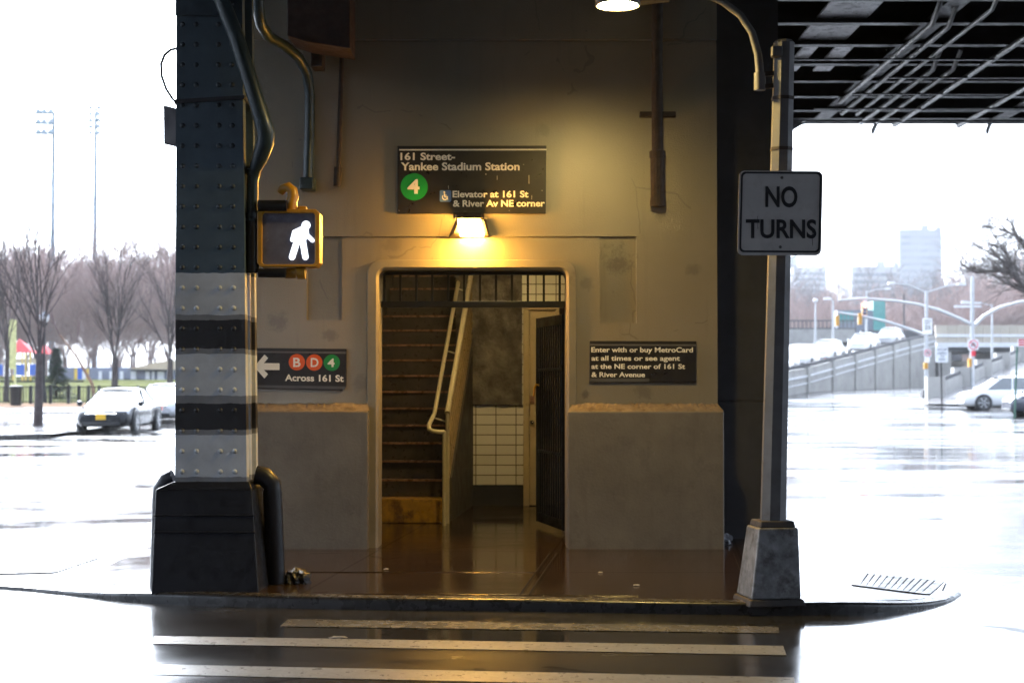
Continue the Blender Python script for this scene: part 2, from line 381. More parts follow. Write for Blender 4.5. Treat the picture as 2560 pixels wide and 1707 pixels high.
def wet_ground(name, col, wob, r0, r1, bscale, bstr, joints=False):
    m, n, p = new_mat(name); g = n.nodes.new('ShaderNodeNewGeometry'); co = g.outputs['Position']
    a = tuple(c * (1 - wob) for c in col); b = tuple(c * (1 + wob) for c in col)
    c = ramp(n, noise(n, co, 1.1, 8, .7), [(.3, a), (.7, b)])
    c = mixc(n, 1.0, c, ramp(n, noise(n, co, 60, 3, .7), [(.35, .65), (.65, 1.2)]), 'MULTIPLY')
    pud = noise(n, coords2(n, co, (.16, .42, 1)), 1.0, 6, .62)
    fine = noise(n, co, bscale, 4, .7)
    rough = ramp(n, pud, [(.40, r0), (.55, (r0 + r1) / 2), (.70, r1)])
    n.links.new(rough, p.inputs['Roughness'])
    p.inputs['IOR'].default_value = 1.45; p.inputs['Specular IOR Level'].default_value = .55
    h = math_n(n, 'ADD', math_n(n, 'MULTIPLY', fine, ramp(n, pud, [(.42, .02), (.66, 1.0)])), math_n(n, 'MULTIPLY', noise(n, co, 1.6, 3, .5), .25))
    vo = n.nodes.new('ShaderNodeTexVoronoi'); vo.feature = 'DISTANCE_TO_EDGE'; vo.inputs['Scale'].default_value = .42
    n.links.new(mixc(n, .22, co, noise_col(n, co, 1.6)), vo.inputs['Vector'])
    crack = math_n(n, 'MULTIPLY', math_n(n, 'LESS_THAN', vo.outputs['Distance'], .0065), math_n(n, 'GREATER_THAN', noise(n, co, .45, 2), .52))
    fleck = math_n(n, 'GREATER_THAN', noise(n, co, 24, 2, .5), .735)
    patch = math_n(n, 'MULTIPLY', math_n(n, 'GREATER_THAN', noise(n, co, 34, 3, .6), .56), math_n(n, 'GREATER_THAN', noise(n, coords2(n, co, (.5, .35, 1)), 1.0, 3, .6), .62))
    dry = math_n(n, 'MAXIMUM', math_n(n, 'MAXIMUM', crack, fleck), patch)
    if joints:
        sx = n.nodes.new('ShaderNodeSeparateXYZ'); n.links.new(co, sx.inputs[0])
        def line(expr, wid):
            d = math_n(n, 'ABSOLUTE', expr); return math_n(n, 'LESS_THAN', d, wid)
        u = math_n(n, 'SUBTRACT', sx.outputs[0], math_n(n, 'MULTIPLY', math_n(n, 'SUBTRACT', sx.outputs[1], 11.1), .105))
        L = [line(math_n(n, 'SUBTRACT', u, k), .011) for k in (.05, .115, 1.72, -1.55, -3.2, -4.8)]
        L += [line(math_n(n, 'SUBTRACT', sx.outputs[1], k), .012) for k in (12.62, 14.2, 15.9, 17.5)]
        s = L[0]
        for q in L[1:]: s = math_n(n, 'MAXIMUM', s, q)
        dry = math_n(n, 'MAXIMUM', dry, s)
        c = mixc(n, math_n(n, 'MULTIPLY', s, .7), c, (.012, .010, .009))
        h = math_n(n, 'SUBTRACT', h, math_n(n, 'MULTIPLY', s, 1.5))
    n.links.new(math_n(n, 'SUBTRACT', .55, math_n(n, 'MULTIPLY', dry, .5)), p.inputs['Specular IOR Level'])
    n.links.new(c, p.inputs['Base Color'])
    bump(n, p, h, bstr, .004)
    return m
def coords2(n, co, scale):
    mp = n.nodes.new('ShaderNodeMapping'); mp.inputs['Scale'].default_value = scale; n.links.new(co, mp.inputs[0]); return mp.outputs[0]
M['asphalt'] = wet_ground('wet_asphalt', (.030, .029, .029), .25, .07, .36, 70, .3)
M['pave'] = wet_ground('wet_concrete_pavement', (.034, .021, .014), .3, .06, .22, 45, .25, True)
M['plaza'] = wet_ground('wet_pale_paving', (.22, .21, .21), .15, .08, .25, 40, .2)
M['kerb'] = mat('wet_kerb', (.06, .052, .042), .26, var=.25, vs=5, bs=.3, bscale=18, bd=.006)
M['kerbsteel'] = mat('steel_kerb_facing', (.022, .02, .019), .3, metal=0, var=.3, vs=5, bs=.15, bscale=14)
M['bark'] = mat('wet_dark_bark', (.055, .045, .045), .7, var=.3, vs=6, spec=.05)
M['twig'] = mat('reddish_bare_twigs', (.16, .11, .11), .8, var=.3, vs=.15, spec=.05)
M['woodr'] = mat('reddish_brown_woodland', (.28, .205, .19), .8, var=.35, vs=.08, spec=.05)
M['woodg'] = mat('grey_brown_woodland', (.16, .14, .14), .8, var=.35, vs=.08, spec=.05)
M['needle'] = mat('conifer_needles', (.025, .050, .028), .7, var=.4, vs=3, spec=.05)
M['lawn'] = mat('winter_lawn', (.085, .09, .04), .9, var=.25, vs=.4, spec=0)
M['dirt'] = mat('tan_leaf_litter', (.20, .14, .10), .9, var=.25, vs=1, spec=0)
M['concrete'] = mat('weathered_concrete_wall', (.30, .29, .27), .7, var=.12, vs=.6, bs=.3, bscale=6, dirt=(.19, .18, .17), dscale=.8, dlim=(.5, .75))
M['concrete2'] = mat('tan_bridge_concrete', (.42, .37, .30), .7, var=.1, vs=.5)
M['darkconc'] = mat('dark_underpass_wall', (.06, .06, .065), .8, var=.4, vs=.8)
M['glass'] = mat('rain_covered_car_glass', (.07, .08, .085), .10, var=.2, vs=9, spec=1.0, coat=1.0)
M['tyre'] = mat('black_tyre', (.012, .012, .013), .6)
M['rim'] = mat('alloy_rim', (.45, .46, .47), .3, metal=.8, var=.1)
M['chrome'] = mat('chrome_trim', (.7, .71, .72), .1, metal=1, var=.05)
M['plate'] = mat('yellow_number_plate', (.72, .42, .015), .4, var=.05)
M['lampglass'] = mat('clear_headlamp', (.55, .56, .58), .08, var=.1)
M['redlamp'] = mat('red_tail_lamp', (.45, .03, .025), .15, var=.1)
def carpaint(name, col, c=1.0): return mat(name, col, .2, var=.06, coat=c, spec=.5 if c else .25)
M['carblack'] = carpaint('black_car_paint', (.008, .009, .012), 0)
M['carwhite'] = carpaint('white_car_paint', (.75, .75, .75))
M['carsilver'] = carpaint('silver_car_paint', (.42, .43, .45))
M['carblue'] = carpaint('dark_blue_car_paint', (.03, .035, .055))
M['red'] = mat('red_roof_plastic', (.55, .03, .035), .45, var=.08)
M['blue'] = mat('blue_plastic', (.03, .10, .42), .45, var=.08)
M['yellowpl'] = mat('yellow_plastic', (.62, .42, .06), .5, var=.1)
M['paleyellow'] = mat('pale_yellow_banner', (.55, .52, .25), .7, var=.25, vs=4)
M['tan'] = mat('tan_roof_sheet', (.42, .34, .24), .6, var=.08)
M['white'] = mat('white_panel', (.62, .63, .65), .5, var=.06)
M['bluegrey'] = mat('blue_grey_panel', (.16, .18, .24), .5, var=.1)
M['teal'] = mat('teal_glazed_panel', (.05, .26, .24), .3, var=.1)
M['facade1'] = mat('far_grey_facade', (.13, .15, .185), .6, var=.08, vs=.02)
M['facade2'] = mat('far_pale_facade', (.26, .265, .28), .7, var=.06, vs=.02)
M['winfar'] = mat('far_window_band', (.09, .11, .14), .3, var=.1, vs=.05)
M['signred'] = mat('sign_red', (.60, .02, .04), .5, var=.05)
M['greenpost'] = mat('green_sign_post', (.015, .085, .055), .45, var=.1)
M['redlight'] = emit('lit_red_signal', (1.0, .06, .03), 14)
M['lampoff'] = mat('lamp_cover', (.6, .6, .62), .3, var=.05)
M['wire'] = mat('black_cable', (.02, .02, .025), .5)
M['white2'] = mat('bright_white_enamel', (.78, .78, .78), .4, var=.05)

# ------------------------------------------------------------------ ground
def sstep(a, b, x):
    t = np.clip((x - a) / (b - a), 0, 1); return t * t * (3 - 2 * t)
def gz(x, y):
    l = np.interp(y, [0, 50, 110, 170, 3000], [0, 0, 1.52, 2.8, 2.8])
    r = np.interp(y, [0, 62, 80, 100, 145, 3000], [0, 0, .22, 1.0, 1.3, 1.3])
    t = sstep(-6, 8, x)
    return float(l * (1 - t) + r * t)
def sheet(name, xs, ys, mtl, lift=0.0, zf=gz):
    V = np.array([(x, y, zf(x, y) + lift) for y in ys for x in xs]); nx = len(xs)
    F = np.array([(j * nx + i, j * nx + i + 1, (j + 1) * nx + i + 1, (j + 1) * nx + i) for j in range(len(ys) - 1) for i in range(nx - 1)])
    return raw_mesh(name, V, F, mtl, smooth=True)
xs = [-450, -300, -120, -60] + list(range(-40, 42, 4)) + [60, 120, 300, 450]
ys = [-60, -30, -10, 0] + list(range(5, 176, 5)) + [200, 260, 400, 800, 1300]
tag(sheet('road', xs, ys, M['asphalt']), kind='structure')

SW = 0.08
# front kerb line of the corner, left to right, then round the right-hand corner and back
front = [(-9.5, 13.6), (-6.5, 12.9), (-4.05, 12.25), (-2.62, 11.42), (-1.2, 11.12), (.2, 11.0), (1.4, 10.86), (2.2, 10.85), (2.75, 11.05), (3.17, 11.45), (3.40, 11.88)]
back = [(3.52, 12.7), (3.62, 14.5), (4.0, 18.3), (4.5, 22.6), (4.6, 25.5), (-2.9, 25.5), (-3.0, 18.0), (-9.5, 15.2)]
def spline(P, k):
    out = []; n = len(P)
    for i in range(n - 1):
        p0, p1, p2, p3 = P[max(i - 1, 0)], P[i], P[i + 1], P[min(i + 2, n - 1)]
        for j in range(k):
            t = j / k
            out.append(tuple(.5 * (2 * p1[c] + (p2[c] - p0[c]) * t + (2 * p0[c] - 5 * p1[c] + 4 * p2[c] - p3[c]) * t * t + (3 * p1[c] - p0[c] - 3 * p2[c] + p3[c]) * t ** 3) for c in (0, 1)))
    return out + [P[-1]]
front = spline(front, 5)
def swz(x, y):
    """pavement falls to the road at the dropped kerb on the right"""
    return SW - .062 * float(sstep(2.2, 3.3, x)) * float(1 - sstep(12.5, 16.5, y)) - .06 * float(1 - sstep(-3.6, -2.3, x))
def inset(p, q, r, d):
    t = (Vector(r) - Vector(p)).normalized(); return Vector((q[0] - t.y * d, q[1] + t.x * d))
inner = []
for i, q in enumerate(front):
    p = front[max(i - 1, 0)]; r = front[min(i + 1, len(front) - 1)]
    v = inset(p, q, r, .15); inner.append((v.x, v.y))
# pavement top as a triangulated grid clipped by simple n-gon: fan strips between inner front line and back
mb = MB()
poly = inner + back
bm = bmesh.new(); vs = [bm.verts.new((x, y, 0)) for x, y in poly]; fc = bm.faces.new(vs)
for k in range(-18, 10): bmesh.ops.bisect_plane(bm, geom=bm.verts[:] + bm.edges[:] + bm.faces[:], plane_co=(k * .5, 0, 0), plane_no=(1, 0, 0))
for k in range(22, 52): bmesh.ops.bisect_plane(bm, geom=bm.verts[:] + bm.edges[:] + bm.faces[:], plane_co=(0, k * .5, 0), plane_no=(0, 1, 0))
bmesh.ops.triangulate(bm, faces=[f for f in bm.faces if len(f.verts) > 4])
for v in bm.verts: v.co.z = swz(v.co.x, v.co.y)
me = bpy.data.meshes.new('pavement'); bm.to_mesh(me); bm.free(); me.materials.append(M['pave'])
pv = bpy.data.objects.new('pavement', me); COL.objects.link(pv); tag(pv, kind='structure')
# kerb stones with a steel facing
mb = MB(); ms = MB()
for i in range(len(front) - 1):
    a, b, c, d = front[i], front[i + 1], inner[i + 1], inner[i]
    za, zb = swz(*a) + .004, swz(*b) + .004
    def mixp(p, q, t): return (p[0] + (q[0] - p[0]) * t, p[1] + (q[1] - p[1]) * t)
    a2, b2 = mixp(a, d, .18), mixp(b, c, .18)
    mb.add([(*a2, za), (*b2, zb), (*c, zb), (*d, za)], [(0, 1, 2, 3)])
    rr = []
    for t in range(6):
        q = math.pi / 2 * t / 5; f_ = (1 - math.cos(q)) * .18
        rr += [(*mixp(a, d, f_), za - .024 * (1 - math.sin(q))), (*mixp(b, c, f_), zb - .024 * (1 - math.sin(q)))]
    ms.add([(*a, -.02), (*b, -.02)] + rr, [(2 * t, 2 * t + 1, 2 * t + 3, 2 * t + 2) for t in range(6)], smooth=True)
kb = thing('kerb', 'wet stone kerb with dark steel facing along the front of the corner pavement', 'kerb', (0, 11, 0))
mb.build('kerb_stone', M['kerb'], kb); ms.build('steel_facing', M['kerbsteel'], kb)

# raised joint lips in the pavement that catch the lamplight
m = MB()
for (x0, y0, x1, y1) in ((-1.62, 12.62, .25, 12.60), (-1.2, 11.33, .9, 11.20), (.05, 11.25, .33, 14.0), (.115, 11.25, .395, 14.0), (1.70, 11.2, 1.98, 14.0)):
    m.tube([(x0 + (x1 - x0) * t / 8, y0 + (y1 - y0) * t / 8, SW - .001) for t in range(9)], .007, 8)
tag(m.build('pavement_joint', M['pave']), kind='structure')
# crosswalk bars
bars = [('faint worn crosswalk bar closest to the kerb', 10.42, .15, .155, -1.9, 1.98, .07, 'paint_line2'),
        ('white crosswalk bar just inside the worn one', 9.55, .19, .175, -2.22, 1.68, .06, 'paint_line'),
        ('white crosswalk bar at the bottom edge of the photo', 8.72, .17, .17, -2.02, 1.62, .05, 'paint_line')]
def road_at(px, py): return at(px, py, 10) and (lambda d: (d.x * 1.6 / (1.6 - d.z), 10 * 1.6 / (1.6 - d.z)))(at(px, py, 10))
def road_bar(corners, mtl, label, z=.004):
    pts = [road_at(*c) for c in corners]
    m = MB(); n = 12; vs = []
    for k in range(n + 1):
        t = k / n
        for a, b in ((pts[0], pts[1]), (pts[3], pts[2])):
            vs.append((a[0] + (b[0] - a[0]) * t, a[1] + (b[1] - a[1]) * t, z))
    m.add(vs, [(2 * k, 2 * k + 1, 2 * k + 3, 2 * k + 2)[::-1] for k in range(n)])
    o = m.build('crosswalk_bar', mtl); return tag(o, label, 'road marking', 'crosswalk bars painted on the wet road')
road_bar([(700, 1566), (1948, 1583), (1946, 1567), (720, 1548)], M['paint_line2'], 'faint worn crosswalk bar closest to the kerb')
road_bar([(383, 1609), (1966, 1638), (1958, 1615), (386, 1590)], M['paint_line'], 'white crosswalk bar second from the kerb')
road_bar([(378, 1686), (1990, 1722), (1984, 1694), (383, 1661)], M['paint_line'], 'white crosswalk bar crossing the bottom edge of the photo')

# drain grates
def drain(label, c4, along):
    """four pavement corners: back-left, back-right, front-right, front-left"""
    P = [Vector((x, y, swz(x, y) + .0025)) for x, y in c4]
    r = thing('drain_grate', label, 'drain grate', P[3], 0, 'iron drain grates set in the corner pavement')
    m = MB(); m.add([p + Vector((0, 0, -.001)) for p in P], [(3, 2, 1, 0)]); m.build('pit', M['pit'], r)
    f = MB()
    for i in range(4): f.beam(P[i] + Vector((0, 0, .002)), P[(i + 1) % 4] + Vector((0, 0, .002)), .035, .005)
    f.build('frame', M['grate'], r)
    b = MB(); n = 12
    for k in range(n):
        t = (k + .5) / n
        b.beam(P[0].lerp(P[1], t) + Vector((0, 0, .002)), P[3].lerp(P[2], t) + Vector((0, 0, .002)), (P[1] - P[0]).length / n * .74, .005)
    b.build('bars', M['grate'], r)
drain('square iron drain grate near the right-hand kerb end', [(2.87, 12.88), (3.43, 12.52), (3.10, 11.72), (2.60, 11.95)], 'y')
drain('iron drain grate on the left pavement beside the striped column', [(-4.35, 13.95), (-3.75, 14.15), (-3.82, 13.1), (-4.42, 12.95)], 'y')

# ------------------------------------------------------------------ station entrance building
YW = 14.5
B = thing('station_entrance', 'grey painted concrete station entrance with a lamplit stair doorway under the tracks', 'building', (0.3, YW, SW))
def wx(x): return dp(x, 800, YW).x         # wall x from 2352-view pixel
def wz(y): return dp(1200, y, YW).z
XL, XR = -2.95, wx(1648)
ZT = 7.25
xs_ = [XL, wx(705), wx(785), wx(868), wx(1303), wx(1377), wx(1462), XR]
zs_ = [-.05, wz(742), wz(735), wz(618), wz(549), wz(543), wz(100), wz(93), ZT]
def depth(xc, zc):
    if wx(868) < xc < wx(1303) and zc < wz(618): return None
    if wx(705) < xc < wx(785) and wz(735) < zc < wz(545): return .06
    if wx(1377) < xc < wx(1462) and wz(742) < zc < wz(545): return .05
    if wz(549) < zc < wz(543) and wx(785) < xc < wx(1377): return .03
    if wz(100) < zc < wz(93) and xc > wx(700): return .02
    if zc > wz(93): return -.03
    return 0.0
mb = MB(); nx, nz = len(xs_) - 1, len(zs_) - 1
D = [[depth((xs_[i] + xs_[i + 1]) / 2, (zs_[j] + zs_[j + 1]) / 2) for i in range(nx)] for j in range(nz)]
TH = .32
for j in range(nz):
    for i in range(nx):
        d = D[j][i]
        if d is None: continue
        x0, x1, z0, z1 = xs_[i], xs_[i + 1], zs_[j], zs_[j + 1]; y = YW + d
        mb.add([(x0, y, z0), (x1, y, z0), (x1, y, z1), (x0, y, z1)], [(0, 1, 2, 3)])
        mb.add([(x0, YW + TH, z0), (x1, YW + TH, z0), (x1, YW + TH, z1), (x0, YW + TH, z1)], [(3, 2, 1, 0)])
        for (ii, jj, e) in ((i - 1, j, 'l'), (i + 1, j, 'r'), (i, j - 1, 'b'), (i, j + 1, 't')):
            dn = D[jj][ii] if 0 <= ii < nx and 0 <= jj < nz else None
            yn = YW + TH if dn is None else YW + dn
            if yn <= y + 1e-6: continue
            q = {'l': [(x0, y, z1), (x0, yn, z1), (x0, yn, z0), (x0, y, z0)], 'r': [(x1, y, z0), (x1, yn, z0), (x1, yn, z1), (x1, y, z1)],
                 'b': [(x0, y, z0), (x0, yn, z0), (x1, yn, z0), (x1, y, z0)], 't': [(x1, y, z1), (x1, yn, z1), (x0, yn, z1), (x0, y, z1)]}[e]
            mb.add(q, [(0, 1, 2, 3)])
mb.build('front_wall', M['wall'], B)
# plinths with chipped chamfered tops
def plinth(x0, x1, pr=.13):
    m = MB(); z1, z0, zc = wz(944), -.05, wz(926); yf = YW - pr; e = .05
    ridge0 = x0 if x0 < -2 else x0 + e; ridge1 = x1 - e if x1 > 1 else x1 - .02
    m.hexa([(x0, yf, z0), (x1, yf, z0), (x1, YW + .1, z0), (x0, YW + .1, z0)], [(x0, yf, z1), (x1, yf, z1), (x1, YW + .1, z1), (x0, YW + .1, z1)])
    o = m.build('plinth', M['plinth'], B, bevel=.012)
    # chamfer with an uneven, broken edge
    c = MB(); rng = random.Random(int(x1 * 100)); n = 60; vs = []
    for k in range(n + 1):
        t = k / n; x = x0 + (x1 - x0) * t; xr = ridge0 + (ridge1 - ridge0) * t
        j = rng.uniform(-.008, .008)
        vs += [(x, yf + .004 + abs(j), z1 + .001), (x * .5 + xr * .5, yf + .05 + j, z1 + (zc - z1) * .45 + j), (xr, YW - .003, zc + j)]
    fs = []
    for k in range(n):
        for q in range(2):
            a = 3 * k + q; fs.append((a, a + 3, a + 4, a + 1))
    c.add(vs, fs)
    c.add([vs[-3], (x1, YW + .05, z1 + .001), (ridge1, YW - .003, vs[-1][2])], [(0, 1, 2)])
    c.build('chamfer', M['chamfer'], o)
plinth(XL, wx(849)); plinth(wx(1303), wx(1658))
# door surround: rounded bead round the opening
def rrect_path(x0, x1, zt, zb, r, n=8):
    p = [(x0, zb), (x0, zt - r)]
    for k in range(1, n): t = math.pi - math.pi / 2 * k / n; p.append((x0 + r + r * math.cos(t), zt - r + r * math.sin(t)))
    p += [(x0 + r, zt), (x1 - r, zt)]
    for k in range(1, n): t = math.pi / 2 - math.pi / 2 * k / n; p.append((x1 - r + r * math.cos(t), zt - r + r * math.sin(t)))
    p += [(x1, zt - r), (x1, zb)]
    return p
def sweep_frame(m, loops):
    """loops: list of (path of (x,z), y); quads between successive loops"""
    n = len(loops[0][0]); b = []
    for path, y in loops: b += [(x, y, z) for x, z in path]
    fs = []
    for L in range(len(loops) - 1):
        for k in range(n - 1): fs.append((L * n + k, L * n + k + 1, (L + 1) * n + k + 1, (L + 1) * n + k))
    m.add(b, fs, smooth=False)
zb = -.04
oL, oR, oT = wx(843), wx(1324), wz(597)
iL, iR, iT = wx(869), wx(1302), wz(619)
mb = MB()
sweep_frame(mb, [(rrect_path(oL, oR, oT, zb, .13), YW + .002), (rrect_path(oL + .006, oR - .006, oT - .006, zb, .126), YW - .026),
                 (rrect_path(iL - .02, iR + .02, iT + .02, zb, .09), YW - .030), (rrect_path(iL + .004, iR - .004, iT - .004, zb, .07), YW - .006),
                 (rrect_path(iL + .008, iR - .008, iT - .008, zb, .07), YW + .33)])
mb.build('door_surround', M['surround'], B, fixn=True)
# beam and upper wall under the deck, dark set-back wall at the right, side walls
mb = MB(); mb.box(XL, XR + .02, YW + .33, YW + .45, wz(40), ZT); mb.build('lintel_beam', M['inner'], B)
xd0, xd1 = XR - .2, dp(1790, 700, 15.4).x
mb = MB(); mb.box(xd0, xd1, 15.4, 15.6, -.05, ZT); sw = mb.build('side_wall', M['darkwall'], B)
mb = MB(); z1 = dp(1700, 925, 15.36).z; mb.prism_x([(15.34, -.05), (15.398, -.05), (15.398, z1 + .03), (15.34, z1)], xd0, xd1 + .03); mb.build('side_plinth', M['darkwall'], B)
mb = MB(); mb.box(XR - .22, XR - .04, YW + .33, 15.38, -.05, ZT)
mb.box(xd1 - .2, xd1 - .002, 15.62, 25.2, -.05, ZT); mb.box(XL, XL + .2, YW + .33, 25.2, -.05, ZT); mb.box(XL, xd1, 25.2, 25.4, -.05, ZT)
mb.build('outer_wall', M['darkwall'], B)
# stairwell interior
SK = R(4.6)                                # the flight runs slightly to the right as it goes back
sx0 = Vector((-.72, 17.0, SW))             # right-hand foot of the stair
dirv = Vector((math.sin(SK), math.cos(SK), 0)); lat = Vector((-math.cos(SK), math.sin(SK), 0))
WST = 1.20
def stp(along, left, z): return sx0 + dirv * along + lat * left + Vector((0, 0, z - SW))
mb = MB()
a, b = stp(-2.1, WST + .02, 0), stp(6.5, WST + .02, 0)
mb.hexa([(a.x - .15, a.y, -.05), (a.x, a.y, -.05), (b.x, b.y, -.05), (b.x - .15, b.y, -.05)], [(a.x - .15, a.y, 6.5), (a.x, a.y, 6.5), (b.x, b.y, 6.5), (b.x - .15, b.y, 6.5)])
mb.build('stairwell_wall', M['inner'], B)
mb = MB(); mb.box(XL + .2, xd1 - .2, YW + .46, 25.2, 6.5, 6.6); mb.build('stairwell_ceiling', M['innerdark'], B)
YB = 19.5
xa, xb = -1.2, xd1 - .22
tz0 = dp(1140, 1113, YB).z; ptop = dp(1140, 928, YB).z
mb = MB(); mb.box(-.62, xb, YB, YB + .12, tz0, 4.6); mb.build('tiled_wall', M['tile'], B)
mb = MB(); mb.box(-.62, xb, YB - .02, YB + .12, -.05, tz0 - .002); mb.build('skirting', M['black_base'], B)
# rough plaster patch (grid with relief)
rng = random.Random(4); pw0, pw1 = -.70, dp(1199, 800, YB).x; nxp, nzp = 22, 50; ptz = 4.4
V = []; 
for j in range(nzp + 1):
    for i in range(nxp + 1):
        V.append((pw0 + (pw1 - pw0) * i / nxp, YB - .03 - rng.uniform(0, .03) - .02 * math.sin(i * .9 + j * .7), ptop + (ptz - ptop) * j / nzp))
F = [(j * (nxp + 1) + i, j * (nxp + 1) + i + 1, (j + 1) * (nxp + 1) + i + 1, (j + 1) * (nxp + 1) + i) for j in range(nzp) for i in range(nxp)]
mb = MB(); mb.add(V, F, smooth=True)
mb.box(pw0, pw1, YB - .028, YB - .003, ptop - .015, ptop + .002); mb.build('plaster_patch', M['plaster'], B)
# door frame and door in the tiled wall
dl, dr = dp(1202, 900, YB - .1).x, dp(1290, 900, YB - .1).x
dz1 = dp(1215, 712, YB - .1).z
IDR = thing('interior_door', 'beige metal door in a beige frame at the end of the tiled passage', 'door', ((dl + dr) / 2, YB - .1, SW))
mb = MB()
mb.box(dl, dl + .075, YB - .16, YB - .022, SW, dz1); mb.box(dr - .075, dr, YB - .16, YB - .022, SW, dz1); mb.box(dl, dr, YB - .165, YB - .022, dz1, dz1 + .075)
mb.build('door_frame', M['beige'], IDR, bevel=.008)
mb = MB(); mb.box(dl + .078, dr - .078, YB - .11, YB - .07, SW + .01, dz1 - .004); lf = mb.build('door_leaf', M['beige'], IDR, bevel=.004)
kx = dp(1222, 970, YB - .14)
mb = MB(); mb.lathe([(.012, .03), (.012, -.005), (.028, -.012), (.03, -.03), (.02, -.045), (.004, -.05)], (kx.x, YB - .11, kx.z), 'y', 12); mb.build('door_knob', M['chrome'], lf)
mb = MB(); kz = dp(1220, 918, YB - .14).z; mb.box(kx.x - .03, kx.x + .03, YB - .125, YB - .111, kz - .05, kz + .05); mb.build('lock_plate', M['nosing'], lf, bevel=.004)
# passage lamp behind the lintel, on the ceiling beam
PL = thing('passage_light', 'fluorescent ceiling light inside the tiled passage behind the door lintel', 'ceiling light', (-.1, 16.4, 3.6))
mb = MB(); mb.box(-.45, .25, 16.3, 16.5, 3.68, 3.76); mb.build('fitting', M['white'], PL, bevel=.01)
mb = MB(); mb.tube([(-.42, 16.4, 3.65), (.22, 16.4, 3.65)], .02, 8); mb.build('tube', emit('warm_lit_tube', (1.0, .70, .27), 70), PL)
mb = MB(); mb.tube([(-.4, 16.4, 3.77), (-.4, 16.4, 6.5)], .01, 6); mb.tube([(.2, 16.4, 3.77), (.2, 16.4, 6.5)], .01, 6); mb.build('hanger', M['black'], PL)

# ------------------------------------------------------------------ staircase
ST = thing('staircase', 'dark stair flight with worn nosings and a yellow bottom step rising inside the doorway', 'staircase', sx0)
RI, TR = .193, .28
NST = 20
def zstep(k): return .344 + RI * k
mb = MB()
for k in range(1, NST):
    p0, p1 = stp(TR * k + .02, 0, 0), stp(TR * k + .02, WST, 0); q0, q1 = stp(TR * (k + 1) + .04, 0, 0), stp(TR * (k + 1) + .04, WST, 0)
    z0, z1 = zstep(k - 1) - .02, zstep(k) - .012
    mb.hexa([(p1.x, p1.y, z0), (p0.x, p0.y, z0), (q0.x, q0.y, z0), (q1.x, q1.y, z0)], [(p1.x, p1.y, z1), (p0.x, p0.y, z1), (q0.x, q0.y, z1), (q1.x, q1.y, z1)])
mb.build('flight', M['tread'], ST)
mb = MB()
p0, p1 = stp(0, .0, 0), stp(0, WST, 0); q0, q1 = stp(TR + .04, .0, 0), stp(TR + .04, WST, 0)
mb.hexa([(p1.x, p1.y, SW), (p0.x, p0.y, SW), (q0.x, q0.y, SW), (q1.x, q1.y, SW)], [(p1.x, p1.y, zstep(0)), (p0.x, p0.y, zstep(0)), (q0.x, q0.y, zstep(0)), (q1.x, q1.y, zstep(0))])
o = mb.build('bottom_step', M['yellowstep'], ST, bevel=.012); o['label'] = 'worn yellow painted bottom step'
for k in range(1, NST):
    m = MB(); m.beam(stp(TR * k + .015, .01, zstep(k) - .010), stp(TR * k + .015, WST - .01, zstep(k) - .010), .05, .022); m.build('nosing', M['nosing'], ST)
# stringer wall under the right-hand edge
mb = MB(); pts = [stp(.32, -.01, SW), stp(NST * TR, -.01, SW)]
a0, a1 = stp(.30, -.035, 0), stp(NST * TR, -.035, 0); b0, b1 = stp(.30, -.005, 0), stp(NST * TR, -.005, 0)
zt0, zt1 = zstep(1) + .02, zstep(NST)
mb.hexa([(b0.x, b0.y, SW), (a0.x, a0.y, SW), (a1.x, a1.y, SW), (b1.x, b1.y, zt1 - .6)][:0] or [(b0.x, b0.y, SW), (a0.x, a0.y, SW), (a1.x, a1.y, SW), (b1.x, b1.y, SW)],
        [(b0.x, b0.y, zt0), (a0.x, a0.y, zt0), (a1.x, a1.y, zt1), (b1.x, b1.y, zt1)])
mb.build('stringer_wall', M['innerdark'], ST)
# balustrade of pipes parallel to the slope
SL = RI / TR
def slope(al, h): return zstep(0) + SL * (al) + h
mb = MB()
for h in (.16, .29, .42, .55, .68, .81):
    mb.tube([stp(.05, -.02, slope(.05, h)), stp(NST * TR - .3, -.02, slope(NST * TR - .3, h))], .016, 8)
mb.build('balustrade_pipes', mat('brown_gold_balustrade', (.19, .135, .065), .35, var=.25, vs=9), ST)
mb = MB(); mb.tube([stp(-.02, -.02, slope(0, .93)), stp(NST * TR - .3, -.02, slope(NST * TR - .3, .97))], .03, 10); mb.build('top_rail', M['steel'], ST)
for al, h in ((.0, .95), (-.28, None)):
    m = MB(); zt = slope(al, h) if h else dp(1057, 990, 16.7).z
    m.tube([stp(al, -.02, SW), stp(al, -.02, zt)], .022, 8); m.build('newel_post', M['steel'], ST)
# handrail on the stair side, looping round to the newel
zb_ = dp(1057, 992, 16.7).z
hl = .12
path = [stp(-.28, -.02, zb_)]
path += [stp(-.30, .03, zb_ - .0), stp(-.30, .10, zb_ + .01), stp(-.28, .145, zb_ + .03), stp(-.22, .15, zb_ + .08)]
path += [stp(0.2, .15, slope(.2, .78)), stp(2.0, .15, slope(2.0, .80)), stp(NST * TR - .3, .15, slope(NST * TR - .3, .80))]
mb = MB(); mb.tube(path, .024, 10); mb.build('handrail', M['steel'], ST)
for al in (.15, 1.25, 2.4, 3.5):
    m = MB(); m.tube([stp(al, -.02, slope(al, .72)), stp(al, .15, slope(al, .77))], .01, 6); m.build('rail_bracket', M['steel'], ST)

